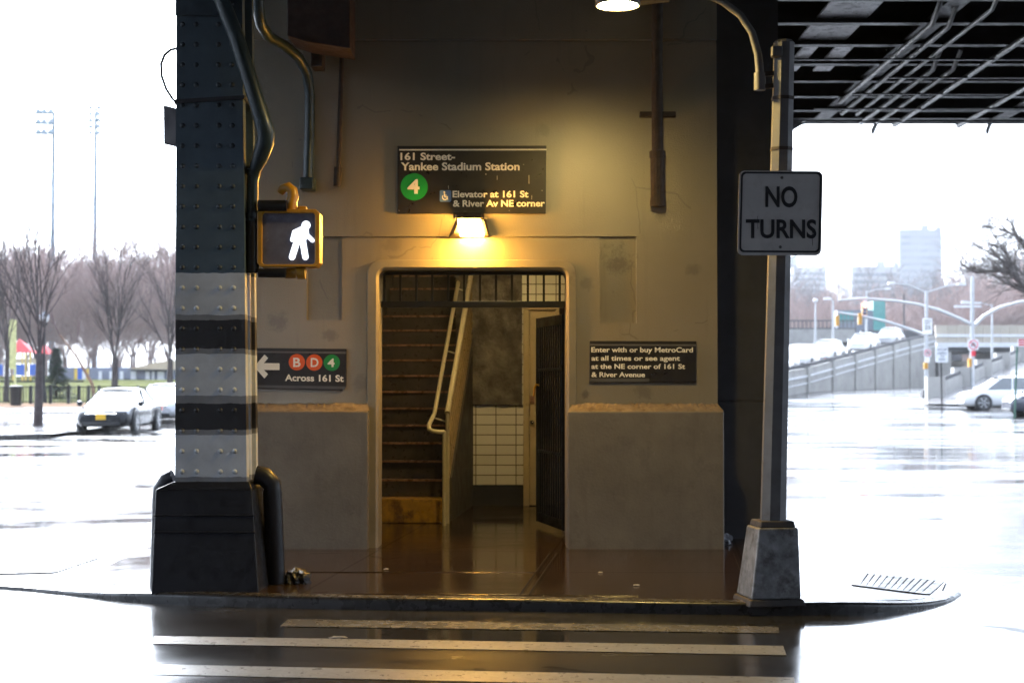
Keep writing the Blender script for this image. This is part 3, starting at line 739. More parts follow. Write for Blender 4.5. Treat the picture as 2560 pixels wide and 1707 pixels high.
# transom grille across the doorway
TG = thing('transom_grille', 'black iron grille of short upright bars across the top of the doorway', 'grille', (dp(1087, 700, 14.7).x, 14.7, wz(706)))
yg = 14.72; g0, g1 = dp(870, 700, yg).x, dp(1304, 700, yg).x
mb = MB(); mb.box(iL + .01, iR - .01, yg - .03, yg + .03, dp(1100, 706.5, yg).z, dp(1100, 692, yg).z); mb.build('bottom_rail', M['black'], TG, bevel=.004)
mb = MB(); mb.box(iL + .01, iR - .01, yg - .03, yg + .03, dp(1100, 632, yg).z, dp(1100, 612, yg).z); mb.build('top_rail', M['black'], TG)
for k in range(12):
    x = dp(883 + k * 36.6, 660, yg).x
    m = MB(); m.box(x - .011, x + .011, yg - .011, yg + .011, dp(1100, 693, yg).z, dp(1100, 631, yg).z); m.build('bar', M['black'], TG)

# black iron gate folded back inside the doorway
ha, hb = Vector((dp(1299, 1000, 15.6).x, 15.6, 0)), Vector((dp(1236, 1000, 16.75).x, 16.75, 0))
gz0, gz1 = SW + .05, dp(1290, 722, 15.7).z
GT = thing('security_gate', 'black iron security gate folded back against the right of the doorway', 'gate', (ha.x, ha.y, SW))
gd = (hb - ha).normalized(); gl = (hb - ha).length
def gp(t, z): return ha + gd * t + Vector((0, 0, z))
mb = MB()
mb.beam(gp(.03, gz0), gp(.03, gz1), .06, .06, up=(0, 1, 0)); mb.beam(gp(gl - .03, gz0), gp(gl - .03, gz1), .06, .06, up=(0, 1, 0))
for z in (gz0 + .05, gz1 - .05): mb.beam(gp(.06, z), gp(gl - .06, z), .045, .10)
for z in (gz0 + .75, gz1 - .55): mb.beam(gp(.06, z), gp(gl - .06, z), .03, .03)
mb.build('gate_frame', M['black'], GT, bevel=.003)
mb = MB()
for k in range(11):
    t = .1 + (gl - .2) * k / 10; mb.tube([gp(t, gz0 + .06), gp(t, gz1 - .06)], .011, 6)
mb.build('gate_bars', M['black'], GT)
mb = MB(); zl0, zl1 = dp(1240, 1005, 16.3).z, dp(1240, 895, 16.3).z
mb.beam(gp(gl * .55, (zl0 + zl1) / 2) + gd.cross(Vector((0, 0, 1))) * .02, gp(gl - .02, (zl0 + zl1) / 2) + gd.cross(Vector((0, 0, 1))) * .02, .012, zl1 - zl0); mb.build('lock_panel', M['darkwall'], GT)
c = gp(gl * .72, (zl0 + zl1) / 2 + .1) + gd.cross(Vector((0, 0, 1))) * .03
mb = MB(); mb.tube([c + Vector((0, 0, .04)), c + Vector((-.02, -.02, .02)), c + Vector((-.02, -.02, -.02)), c + Vector((0, 0, -.04))], .008, 6); mb.build('pull_handle', M['steel'], GT)
p = gp(gl - .03, zl1 + .02)
mb = MB(); mb.tube([p + Vector((.02, -.05, .02)), p + Vector((-.03, -.05, .035)), p + Vector((-.05, -.05, -.02)), p + Vector((-.055, -.05, -.09))], .012, 6); mb.build('yellow_chain', M['yellow'], GT)
mb = MB(); mb.box(ha.x - .01, ha.x + .13, 15.2, 15.6, SW, gz1 + .02); mb.build('hinge_post', M['black'], GT, bevel=.004)
mb = MB(); p = gp(.12, gz1); mb.lathe([(.03, 0), (.035, .03), (.03, .09), (.015, .1)], p, 'z', 10); mb.build('red_hinge_cap', M['rust'], GT)

# ------------------------------------------------------------------ lamp over the door
WLM = thing('wall_lamp', 'lit yellow floodlight fixed to the wall above the doorway', 'lamp', dp(1083, 525, YW))
def lw(x, y, Y): return dp(x, y, Y)
mb = MB()
# housing: wedge hood
yb, yf = YW - .005, YW - .20
hx0, hx1 = wx(1043), wx(1122); ht, hbm = wz(503), wz(545)
mb.hexa([(hx0, yf + .02, hbm + .02), (hx1, yf + .02, hbm + .02), (hx1 + .01, yb, hbm + .0), (hx0 - .06, yb, hbm - .01)], [(hx0 + .05, yf + .06, ht - .02), (hx1 - .04, yf + .06, ht - .02), (hx1 - .02, yb, ht), (hx0 + .02, yb, ht)])
mb.build('housing', M['pipebrown'], WLM, bevel=.008)
mb = MB(); mb.box(hx0 + .06, hx1 - .06, YW - .03, YW - .003, ht, ht + .03); mb.build('wall_bracket', M['pipebrown'], WLM)
WLE = emit('lit_floodlight_glass', (1.0, .50, .075), 100)
lt, lb_ = wz(509), wz(545); la, lb2, lc, ld2 = wx(1052), wx(1105), wx(1058.5), wx(1112)
mb = MB(); mb.hexa([(la, yf - .03, lt + .008), (lb2, yf - .03, lt + .008), (lb2 + .03, yb, lt + .03), (la - .04, yb, lt + .03)], [(la, yf - .02, lt + .018), (lb2, yf - .02, lt + .018), (lb2 + .02, yb, lt + .09), (la - .02, yb, lt + .09)]); mb.build('visor', M['pipebrown'], WLM, bevel=.006)
mb = MB()
mb.hexa([(lc, yf - .02, lb_), (ld2, yf - .02, lb_), (ld2, yf + .10, lb_ - .006), (lc, yf + .10, lb_ - .006)],
        [(la, yf - .012, lt), (lb2, yf - .012, lt), (lb2, yf + .03, lt), (la, yf + .03, lt)])
mb.build('lamp_glass', WLE, WLM, bevel=.012)

# ------------------------------------------------------------------ signs on the wall
ys_ = YW - .035
def sign_board(name, label, f, rect, strip=None, cut=None, line=None, base=None):
    """f maps crop pixels to world; rect = corner crop pixels tl, tr, br, bl"""
    P = [f(*c) for c in rect]; c = sum(P, Vector()) / 4
    r = thing(name, label, 'sign', c)
    m = MB(); poly = [(p.x, p.z) for p in (P[3], P[2], P[1], P[0])]
    if cut:
        b, d = cut; q = P[2]
        poly = [(P[3].x, P[3].z), (q.x - b, q.z), (q.x, q.z + d), (P[1].x, P[1].z), (P[0].x, P[0].z)]
    m.prism_y(poly, ys_, YW - .004); m.build('board', M['signblack'], r, bevel=.003)
    return r, P
def fc1(x, y): return at(950 + x / 4.704, 330 + y / 4.704, ys_)
SG, _ = sign_board('station_sign', 'large black station name sign with a green 4 disc above the lamp', fc1, [(205, 165), (1956, 163), (1950, 960), (203, 962)])
def strip_line(f, a, b, th, parent, name='white_line', mtl='letter'):
    m = MB(); p, q = f(*a), f(*b); t = f(a[0], a[1] + th).z - p.z
    m.add([(p.x, ys_ - .003, p.z + t), (q.x, ys_ - .003, q.z + t), (q.x, ys_ - .003, q.z), (p.x, ys_ - .003, p.z)], [(0, 1, 2, 3)]); m.build(name, M[mtl], parent)
strip_line(fc1, (225, 204), (1958, 201), 17, SG)
def words(f, parent, items, weight=.028):
    for txt, x0, x1, top, base, dy in items:
        m = MB(); lettering(m, txt, f(x0, base), f(x1, base + dy), f(x0, top), weight); m.build('lettering', M['letter'], parent)
words(fc1, SG, [('161 Street-', 240, 883, 247, 334, 0), ('Yankee Stadium Station', 245, 1642, 361, 454, 0), ('Elevator at 161 St', 853, 1746, 694, 772, 0), ('& River Av NE corner', 857, 1938, 803, 881, -2)])
def disc(f, c, r, parent, mtl, ch, box, weight=.03):
    m = MB(); p = f(*c); rr = abs(f(c[0] + r, c[1]).x - p.x); n = 40
    vs = [(p.x + rr * math.cos(2 * math.pi * k / n), ys_ - .003, p.z + rr * math.sin(2 * math.pi * k / n)) for k in range(n)]
    m.add(vs, [tuple(range(n))]); d = m.build('route_disc', M[mtl], parent)
    m = MB(); lettering(m, ch, f(box[0], box[3]), f(box[2], box[3]), f(box[0], box[1]), weight, lift=.005); m.build('route_letter', M['letter'], d)
disc(fc1, (402, 647), 160, SG, 'g4', '4', (322, 560, 466, 730))
# wheelchair access symbol
m = MB(); a, b = fc1(703, 822), fc1(838, 687); rr = .008
m.prism_y([(a.x + rr, a.z), (b.x - rr, a.z), (b.x, a.z + rr), (b.x, b.z - rr), (b.x - rr, b.z), (a.x + rr, b.z), (a.x, b.z - rr), (a.x, a.z + rr)], ys_ - .003, ys_ - .001); ip = m.build('access_panel', M['isa'], SG)
m = MB()
def arc(f, cx, cy, r, t0, t1, wd, lift, n=16):
    vs = []
    for k in range(n + 1):
        t = R(t0 + (t1 - t0) * k / n)
        for q in (r - wd / 2, r + wd / 2):
            p = f(cx + q * math.cos(t), cy - q * math.sin(t)); vs.append((p.x, ys_ - lift, p.z))
    m.add(vs, [(2 * k, 2 * k + 1, 2 * k + 3, 2 * k + 2)[::1] for k in range(n)])
def bar2(f, a, b, wd, lift):
    p, q = f(*a), f(*b); k = abs(f(a[0] + wd, a[1]).x - p.x); d = (q - p).normalized(); s = Vector((-d.z, 0, d.x)) * k / 2
    L = Vector((0, -lift, 0)); m.add([p - s + L, q - s + L, q + s + L, p + s + L], [(0, 1, 2, 3)])
arc(fc1, 765, 768, 30, 140, 380, 11, .005); bar2(fc1, (757, 725), (762, 765), 13, .0055); bar2(fc1, (762, 748), (785, 748), 9, .006)
bar2(fc1, (760, 766), (788, 768), 12, .0065); bar2(fc1, (786, 766), (798, 798), 11, .007); arc(fc1, 757, 711, 5, 0, 360, 10, .0075)
m.build('wheelchair_symbol', M['letter'], ip)
# small scratches
m = MB(); rng = random.Random(8)
for (x, y, w_, h_) in ((1245, 498, 16, 16), (1378, 540, 7, 50), (1752, 560, 8, 100), (805, 650, 6, 40), (225, 925, 10, 10), (1690, 385, 8, 8), (1905, 690, 8, 10), (1785, 770, 5, 50), (1520, 925, 8, 8)):
    p, q = fc1(x - w_ / 2, y + h_ / 2), fc1(x + w_ / 2, y - h_ / 2); m.add([(p.x, ys_ - .003, p.z), (q.x, ys_ - .003, p.z), (q.x, ys_ - .003, q.z), (p.x, ys_ - .003, q.z)], [(0, 1, 2, 3)])
m.build('scratches', M['litter'], SG)

def fc2(x, y): return at(600 + x / 7.84, 840 + y / 7.84, ys_)
SL_, _ = sign_board('direction_sign', 'black direction sign with a left arrow and B D 4 discs beside the striped column', fc2, [(60, 230), (2088, 252), (2078, 1068), (60, 1025)], cut=(.035, .035))
strip_line(fc2, (80, 290), (2084, 312), 33, SL_, mtl='galv')
m = MB(); P = [fc2(60, 955), fc2(2074, 985), fc2(2050, 1040), fc2(60, 1010)]; m.add([(p.x, ys_ - .002, p.z) for p in P], [(3, 2, 1, 0)]); m.build('grey_strip', M['signgrey'], SL_)
words(fc2, SL_, [('Across 161 St', 882, 2033, 748, 878, 18)])
disc(fc2, (1115, 511), 160, SL_, 'orange', 'B', (1045, 425, 1190, 605), .02)
disc(fc2, (1457, 517), 160, SL_, 'orange', 'D', (1388, 430, 1540, 605), .02)
disc(fc2, (1800, 522), 160, SL_, 'g4', '4', (1718, 440, 1856, 605), .03)
m = MB(); P = [(775, 533), (775, 665), (470, 662), (550, 745), (480, 830), (280, 600), (480, 362), (553, 430), (470, 530)]
m.add([(lambda p: (p.x, ys_ - .003, p.z))(fc2(*c)) for c in P], [tuple(range(len(P)))]); ar = m.build('arrow', M['letter'], SL_)
bmx = bmesh.new(); bmx.from_mesh(ar.data); bmesh.ops.triangulate(bmx, faces=bmx.faces); bmx.to_mesh(ar.data); bmx.free()

def fc3(x, y): return at(1400 + x / 3.1356, 800 + y / 3.1356, ys_)
SR, _ = sign_board('notice_sign', 'small black notice sign with four lines of white text right of the doorway', fc3, [(233, 163), (1069, 166), (1067, 489), (231, 487)])
strip_line(fc3, (236, 188), (1067, 191), 12, SR, mtl='galv')
m = MB(); P = [fc3(234, 456), fc3(700, 458), fc3(700, 484), fc3(234, 484)]; m.add([(p.x, ys_ - .002, p.z) for p in P], [(3, 2, 1, 0)]); m.build('grey_strip', M['signgrey'], SR)
words(fc3, SR, [('Enter with or buy MetroCard', 245, 1042, 212, 252, 2), ('at all times or see agent', 246, 940, 279, 318, 1), ('at the NE corner of 161 St', 246, 980, 343, 382, 1), ('& River Avenue', 246, 666, 407, 446, 1)], .024)

# ------------------------------------------------------------------ pipes and brackets on the wall
def pw(x, y, Y): return at(620 + x / 2.94, y / 2.94, Y)
CP = thing('wall_conduit', 'dark green conduit curving down the upper left of the station wall', 'conduit', pw(450, 1400, 14.3))
mb = MB(); mb.tube([pw(70, -500, 13.2), pw(75, 60, 13.3), pw(95, 180, 13.4), pw(150, 270, 13.6), pw(260, 330, 13.9), pw(370, 420, 14.15), pw(435, 540, 14.3), pw(455, 700, 14.4), pw(452, 1000, 14.4), pw(440, 1320, 14.4)], .05, 10); mb.build('conduit_pipe', M['pipegreen'], CP)
mb = MB(); p = pw(445, 1360, 14.4); mb.box(p.x - .07, p.x + .06, 14.30, 14.495, p.z - .05, p.z + .06); mb.build('conduit_box', M['pipegreen'], CP, bevel=.01)
mb = MB(); P = [pw(310, -200, 13.9), pw(765, -200, 13.9), pw(765, 395, 13.9), pw(600, 368, 13.9), pw(450, 345, 13.9), pw(310, 300, 13.9)]
mb.prism_y([(p.x, p.z) for p in P][::-1], 13.7, 14.2); o = mb.build('steel_bracket', M['rust'], None, bevel=.01)
tag(o, 'rusty red brown steel bracket hanging from the deck at the upper left of the wall', 'bracket')
mb = MB(); a = pw(460, 490, 14.2); b = pw(545, 350, 14.2); mb.box(a.x, b.x, 14.2, 14.44, a.z, b.z); o = mb.build('junction_box', M['pipebrown'], None, bevel=.008)
tag(o, 'small brown junction box under the rusty bracket', 'box')
RP = thing('thin_wall_pipe', 'thin brown pipe running down the wall left of the station sign', 'pipe', pw(660, 1370, 14.44))
mb = MB(); mb.tube([pw(690, 400, 14.44), pw(678, 800, 14.44), pw(665, 1240, 14.44)], .022, 8); mb.build('pipe_run', M['pipebrown'], RP)
mb = MB(); mb.tube([pw(662, 1230, 14.44), pw(655, 1370, 14.44)], .036, 8); mb.build('pipe_end', M['pipebrown'], RP)
DP = thing('drain_pipe', 'brown cast iron drain pipe strapped to the wall right of the station sign', 'drain pipe', dp(1511, 470, 14.38))
mb = MB(); mb.tube([dp(1510, -40, 14.4), dp(1509, 200, 14.4), dp(1510, 350, 14.4)], .052, 12); mb.build('pipe_run', M['pipebrown'], DP)
mb = MB(); mb.tube([dp(1510, 346, 14.4), dp(1510, 348, 14.4), dp(1510, 362, 14.4), dp(1510, 364, 14.4), dp(1511, 452, 14.4), dp(1511, 464, 14.4), dp(1511, 474, 14.4), dp(1511, 476, 14.4)], [.054, .074, .074, .066, .066, .072, .070, .03], 14, smooth=False); mb.build('pipe_socket', M['pipebrown'], DP)
mb = MB(); a, b = dp(1470, 262, 14.42), dp(1552, 262, 14.42); mb.box(a.x, b.x, 14.42, 14.497, a.z - .022, a.z + .022); mb.build('strap', M['pipebrown'], DP)

# ------------------------------------------------------------------ striped riveted column
YC = 11.70
def cz(y): return dp(480, y, YC).z
LG, MG, DK = (.58, .61, .65), (.24, .245, .26), (.018, .018, .022)
GRN = (.072, .108, .140)
bands = [(0, DK), (cz(1111), MG), (cz(1098), LG), (cz(1003), MG), (cz(990), DK), (cz(927), MG), (cz(912), LG), (cz(815), MG), (cz(802), DK), (cz(738), MG), (cz(726), LG), (cz(628), GRN)]
M['column'] = column_mat(bands)
CL = thing('steel_column', 'riveted steel elevated railway column painted in dark green with white and black bands', 'column', (dp(485, 1300, YC).x, YC + .25, SW))
xl0, xr0 = dp(402, 1100, YC).x, dp(566, 1100, YC).x
xl1, xr1 = dp(405, 0, YC).x, dp(556, 0, YC).x
def cx(l, z):                              # column tapers slightly with height
    t = (z - 1.0) / 3.5; return (xl0 + (xl1 - xl0) * t) if l == 0 else (xr0 + (xr1 - xr0) * t)
ZC0, ZC1 = SW, 7.2
def plate(y0, y1, il, ir):
    m = MB(); a0, b0, a1, b1 = cx(0, ZC0) + il, cx(1, ZC0) - ir, cx(0, ZC1) + il, cx(1, ZC1) - ir
    m.hexa([(a0, y0, ZC0), (b0, y0, ZC0), (b0, y1, ZC0), (a0, y1, ZC0)], [(a1, y0, ZC1), (b1, y0, ZC1), (b1, y1, ZC1), (a1, y1, ZC1)]); return m
m = plate(YC, YC + .022, 0, 0)
# angle legs on each side behind the front plate
for q, s in ((0, 0), (1, 1)):
    a0 = cx(q, ZC0); a1 = cx(q, ZC1); d = .02 if q == 0 else -.02
    lo, hi = sorted((a0, a0 + d)); lo1, hi1 = sorted((a1, a1 + d))
    m.hexa([(lo, YC + .022, ZC0), (hi, YC + .022, ZC0), (hi, YC + .11, ZC0), (lo, YC + .11, ZC0)], [(lo1, YC + .022, ZC1), (hi1, YC + .022, ZC1), (hi1, YC + .11, ZC1), (lo1, YC + .11, ZC1)])
z = cz(1083)
pitch = cz(1036) - cz(1083)
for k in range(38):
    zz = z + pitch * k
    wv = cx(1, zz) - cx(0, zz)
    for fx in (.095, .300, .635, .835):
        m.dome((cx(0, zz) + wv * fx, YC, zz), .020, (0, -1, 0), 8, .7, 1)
M['shaded_rivets'] = column_mat(bands[:-1] + [(bands[-1][0], (.030, .044, .058))]); m.build('front_plate', [M['column'], M['shaded_rivets']], CL)  # rivet heads take a darker green that carries the shade under the deck
m = plate(YC + .11, YC + .44, .09, .075); m.build('web', M['column'], CL)
m = plate(YC + .44, YC + .53, 0, 0); m.build('back_plate', M['column'], CL)
m = MB(); m.tube([(cx(1, 1) - .055, YC + .27, SW), (cx(1, 3.1) - .055, YC + .27, 3.1)], .06, 12); m.build('riser_pipe', M['column'], CL)
# knee gusset near the top
m = MB(); zz = dp(480, 38, YC).z; m.box(xl1 - .0, xr1 - .15, YC - .03, YC - .002, zz, 7.0); m.build('gusset_plate', M['green'], CL)
# black foot guard
m = MB(); yb0 = YC - .28
fp = [dp(347, 1362, yb0), dp(600, 1378, yb0)]
b4 = [(fp[0].x, yb0, SW - .02), (fp[1].x - .02, yb0, SW - .02), (fp[1].x, YC + .55, SW - .02), (fp[0].x, YC + .55, SW - .02)]
yt0 = YC - .07; zt = dp(470, 1118, yt0).z
tl, tr_ = dp(357, 1140, yt0).x, dp(578, 1120, yt0).x
t4 = [(tl, yt0, zt - .02), (tr_, yt0, zt - .02), (tr_ + .03, YC + .5, zt - .02), (tl, YC + .5, zt - .02)]
m.hexa(b4, t4)
t5 = [(cx(0, zt) - .01, YC - .012, zt + .035), (cx(1, zt) + .02, YC - .012, zt + .035), (cx(1, zt) + .02, YC + .54, zt + .035), (cx(0, zt) - .01, YC + .54, zt + .035)]
m.hexa([(p[0], p[1], p[2] + .0005) for p in t4], t5)
for zz in (dp(470, 1188, yb0).z, dp(470, 1226, yb0).z):
    t = (zz - SW) / (zt - SW); xa_, xb_ = fp[0].x + (tl - fp[0].x) * t, fp[1].x - .02 + (tr_ - fp[1].x + .02) * t
    m.box(xa_ - .004, xb_ + .004, yb0 + (yt0 - yb0) * t - .004, yb0 + (yt0 - yb0) * t + .05, zz - .007, zz + .007)
m.build('foot_guard', M['blackgloss'], CL, bevel=.03)
# bent bumper pipes each side
def bump_pipe(top, mid, foot, rad):
    m = MB(); m.tube([top, top.lerp(mid, .5) + Vector((0, 0, .025)), mid + Vector((0, 0, .0)), mid.lerp(foot, .08), mid.lerp(foot, .5), foot], rad, 14); m.build('bumper_pipe', M['blackgloss'], CL)
bump_pipe(dp(588, 1090, 11.85), dp(625, 1112, 11.85), dp(634, 1338, 11.9) , .072)
bump_pipe(dp(400, 1098, 11.85), dp(372, 1125, 11.85), dp(366, 1350, 11.9), .072)

# strap, cable loop and side panel on the column
m = MB(); zz = dp(480, 228, YC).z
m.beam((cx(0, zz) - .012, YC - .01, zz - .02), (cx(1, zz) + .012, YC - .01, zz + .012), .012, .03); m.beam((cx(1, zz) + .008, YC - .01, zz + .012), (cx(1, zz) + .008, YC + .54, zz + .012), .012, .03)
m.beam((cx(0, zz) - .008, YC - .01, zz - .02), (cx(0, zz) - .008, YC + .54, zz - .02), .012, .03)
o = m.build('strap_band', M['wire'], None); tag(o, 'black strap tied around the upper part of the striped column', 'strap')
def c4(x, y, Y): return at(400 + x / 2.24, y / 2.24, Y)
m = MB(); m.tube([c4(98, 272, 11.9), c4(60, 280, 11.9), c4(25, 310, 11.9), c4(6, 360, 11.9), c4(10, 430, 11.9), c4(35, 500, 11.9), c4(70, 555, 11.9), c4(98, 580, 11.9)], .011, 6)
o = m.build('cable_loop', M['wire'], None); tag(o, 'thin cable looping out from the left side of the column', 'cable')
m = MB(); A = [c4(20, 590, 12.35), c4(100, 612, 12.15), c4(100, 826, 12.15), c4(22, 808, 12.35)]
n_ = Vector((.02, .03, 0)); m.add([*A, *[p + n_ for p in A]], [(3, 2, 1, 0), (4, 5, 6, 7), (0, 1, 5, 4), (1, 2, 6, 5), (2, 3, 7, 6), (3, 0, 4, 7)])
o = m.build('side_panel', mat('dark_panel_back', (.012, .011, .018), .8, spec=.1), None, fixn=True); tag(o, 'dark sign panel seen from behind on the left side of the column', 'sign panel')
# diagonal conduit and signal pole on the right side of the column
DG = thing('diagonal_conduit', 'dark green bent conduit slanting down to the right side of the column', 'conduit', c4(518, 1210, 11.75))
m = MB(); m.tube([c4(250, -260, 11.6), c4(345, 0, 11.6), c4(425, 200, 11.6), c4(500, 440, 11.6), c4(565, 650, 11.62), c4(592, 740, 11.65), c4(590, 800, 11.68), c4(565, 870, 11.72), c4(530, 950, 11.78), c4(519, 1010, 11.8), c4(517, 1240, 11.8)],
             [.058, .058, .058, .058, .062, .068, .068, .064, .05, .045, .045], 12); m.build('bent_pipe', M['pipegreen'], DG)
m = MB(); m.tube([c4(520, 940, 11.78), c4(518, 975, 11.8)], .056, 12); m.tube([c4(517, 1195, 11.8), c4(517, 1225, 11.8)], .056, 12); m.build('coupling', M['pipegreen'], DG)
m = MB(); m.tube([c4(517, 1240, 11.8), c4(517, 1530, 11.8)], .052, 10); m.build('lower_pipe', M['black'], DG)

# ------------------------------------------------------------------ pedestrian signal
YP = 11.75
def f5(x, y, Y=YP): return at(600 + x / 4.9, 400 + y / 4.9, Y)
PS = thing('pedestrian_signal', 'yellow pedestrian signal showing a lit white walking figure beside the column', 'pedestrian signal', f5(590, 1310))
m = MB(); a, b = f5(205, 1310), f5(975, 602); ch = .03
def octo(x0, x1, z0, z1, c): return [(x0 + c, z0), (x1 - c, z0), (x1, z0 + c), (x1, z1 - c), (x1 - c, z1), (x0 + c, z1), (x0, z1 - c), (x0, z0 + c)]
outer = octo(a.x, b.x, a.z, b.z, ch); ai, bi = f5(268, 1277), f5(917, 648); inn = octo(ai.x, bi.x, ai.z, bi.z, .015)
n8 = 8
vs = [(x, YP, z) for x, z in outer] + [(x, YP, z) for x, z in inn] + [(x, YP + .035, z) for x, z in inn] + [(x, YP + .2, z) for x, z in outer]
fs = []
for k in range(n8):
    l = (k + 1) % n8
    fs += [(k, l, n8 + l, n8 + k), (n8 + k, n8 + l, 2 * n8 + l, 2 * n8 + k), (l, k, 3 * n8 + k, 3 * n8 + l)]
fs.append(tuple(range(3 * n8, 4 * n8))[::-1]); m.add(vs, fs); m.build('housing', M['yellow'], PS, bevel=.006, fixn=True)
m = MB(); m.add([(x, YP + .03, z) for x, z in inn], [tuple(range(8))]); fcp = m.build('lens', M['lens_glow_tint'], PS)
m = MB(); LY = YP + .026
def cap(a, b, w_, k):
    p, q = f5(*a), f5(*b); r = abs(f5(a[0] + w_, a[1]).x - p.x) / 2; d = Vector((q.x - p.x, 0, q.z - p.z)).normalized(); t0 = math.atan2(d.z, d.x); vs = []
    for c, st in ((q, -90), (p, 90)):
        for i in range(9): t = t0 + R(st + 180 * i / 8); vs.append((c.x + r * math.cos(t), LY - .0006 * k, c.z + r * math.sin(t)))
    m.add(vs, [tuple(range(18))])
cap((803, 795), (803.5, 796), 106, 0)
cap((690, 1000), (632, 1185), 76, 1); cap((765, 1000), (796, 1185), 74, 2); cap((800, 900), (882, 982), 50, 3); cap((660, 880), (634, 975), 48, 4)
P = [(745, 812), (830, 835), (838, 905), (800, 985), (790, 1030), (655, 1030), (668, 960), (640, 930), (640, 862)]
m.add([(lambda p: (p.x, LY - .003, p.z))(f5(*c)) for c in P], [tuple(range(len(P)))[::-1]])
m.build('walking_figure', M['man'], PS)
m = MB(); m.tube([f5(225, 562), f5(575, 560)], .043, 10); o = m.build('mounting_arm', M['black'], PS)
m = MB(); m.tube([f5(225, 1385), f5(560, 1385)], .036, 10); m.build('mounting_arm', M['black'], PS)
m = MB(); m.tube([f5(500, 395, YP + .12), f5(530, 350, YP + .1), f5(590, 335, YP + .09), f5(640, 375, YP + .09), f5(650, 450, YP + .09), f5(628, 520, YP + .09), f5(625, 625, YP + .09)], [.03, .036, .04, .042, .045, .048, .048], 12); m.build('elbow_pipe', M['yellow'], PS)
m = MB(); a, b = f5(690, 620), f5(800, 552); m.box(a.x, b.x, YP + .06, YP + .12, a.z, b.z); m.build('clamp', M['yellow'], PS, bevel=.01)
m = MB(); m.tube([f5(560, 1390, YP + .08), f5(690, 1385, YP + .08), f5(700, 1380, YP + .08), f5(805, 1380, YP + .08)], [.04, .04, .05, .05], 12); a, b = f5(680, 1360), f5(740, 1310); m.box(a.x, b.x, YP + .05, YP + .11, a.z, b.z); m.build('clamp', M['yellow'], PS, bevel=.006)

# ------------------------------------------------------------------ lamp post with NO TURNS sign
YL = 11.0
LP = thing('lamp_post', 'leaning grey octagonal steel lamp post with a gooseneck arm and tapered cast base', 'lamp post', dp(1775, 1370, YL))
foot = dp(1775, 1208, YL); top = dp(1801, 100, YL)
m = MB(); m.tube([foot, foot.lerp(top, .5), top], [.0925, .083, .074], 8, smooth=False, rot=R(22.5)); m.build('shaft', M['galv'], LP)
m = MB(); zb0 = SW; c0 = dp(1775, 1366, YL); hw0, hw1 = .205, .168; zt = dp(1775, 1208, YL).z
c1 = dp(1774, 1208, YL)
def sq(c, h, z, dpt=None): dpt = dpt or h; return [(c.x - h, YL - dpt, z), (c.x + h, YL - dpt, z), (c.x + h, YL + dpt, z), (c.x - h, YL + dpt, z)]
c0 = Vector((dp(1776, 1360, YL - .2).x, YL, 0)); 
RZB = R(9)
def sqr(c, h, z):
    out = []
    for sx_, sy_ in ((-1, -1), (1, -1), (1, 1), (-1, 1)):
        out.append((c.x + h * (sx_ * math.cos(RZB) - sy_ * math.sin(RZB)), YL + h * (sx_ * math.sin(RZB) + sy_ * math.cos(RZB)), z))
    return out
m.hexa(sqr(c0, .178, SW + .03), sqr(c1, .142, zt)); m.build('cast_base', M['galvbase'], LP, bevel=.012)
m = MB(); m.hexa(sqr(c1, .128, zt), sqr(c1, .118, zt + .045)); m.build('base_cap', M['rustedge'], LP, bevel=.008)
m = MB(); m.hexa(sqr(c0, .205, SW - .02), sqr(c0, .19, SW + .03)); m.build('base_plate', M['rustedge'], LP, bevel=.01)
m = MB(); m.tube([top, top + Vector((0, 0, .02))], [.078, .06], 8, smooth=False); m.build('post_cap', M['galv'], LP)
for yy in (228, 345):
    p = foot.lerp(top, (1208 - yy) / 1108.); m = MB(); m.tube([p - Vector((0, 0, .012)), p + Vector((0, 0, .012))], .0815, 8, smooth=False, rot=R(22.5)); m.build('steel_band', M['pipebrown'], LP)
m = MB(); p = dp(1779, 120, YL - .02); m.box(p.x - .03, p.x + .045, YL - .1, YL - .02, p.z - .045, p.z + .03); m.build('clamp', M['galv'], LP, bevel=.01)
# gooseneck arm standing off the post
YA = 11.2
ARM = [dp(1745, 206, YL), dp(1745, 165, YL), dp(1741, 125, YL), dp(1727, 75, YL + .01), dp(1700, 35, YL + .03), dp(1660, 5, YL + .06), dp(1615, -17, YL + .1), dp(1570, -26, YL + .14), dp(1535, -20, YL + .17), dp(1500, -4, YA)]
m = MB(); m.tube(ARM, [.034, .03, .028, .027, .027, .027, .027, .027, .027, .03], 10); m.build('gooseneck_arm', M['galv'], LP)
m = MB(); m.tube([dp(1745, 208, YL), dp(1745, 168, YL)], .041, 10); m.build('arm_sleeve', M['galv'], LP)
for yy in (172, 200):
    m = MB(); m.beam(dp(1745, yy, YL), dp(1782, yy - 3, YL), .03, .03); m.build('stand_off', M['pipebrown'], LP)
# luminaire
LM = thing('street_luminaire', 'lit cobra head street light at the end of the gooseneck arm', 'street light', dp(1430, 5, YA))
m = MB()
def lum_ring(x, hw, z0, z1): return [(x, YA - hw, z0), (x, YA + hw, z0), (x, YA + hw * .6, z1), (x, YA - hw * .6, z1)]
prof = [(1368, .04, 6, -2), (1385, .10, 7, -12), (1430, .13, 8, -24), (1480, .12, 8, -24), (1510, .07, 7, -14), (1538, .04, 6, -6)]
vs = []
for x, hw, yb_, yt_ in prof: vs += lum_ring(dp(x, 0, YA).x, hw, dp(x, yb_ - 4, YA).z, dp(x, yt_ - 4, YA).z)
fs = [(0, 1, 2, 3)[::-1], tuple(4 * 5 + i for i in range(4))]
for k in range(5):
    for q in range(4): fs.append((4 * k + q, 4 * k + (q + 1) % 4, 4 * k + 4 + (q + 1) % 4, 4 * k + 4 + q))
m.add(vs, fs); m.build('luminaire_housing', M['galv'], LM, fixn=True)
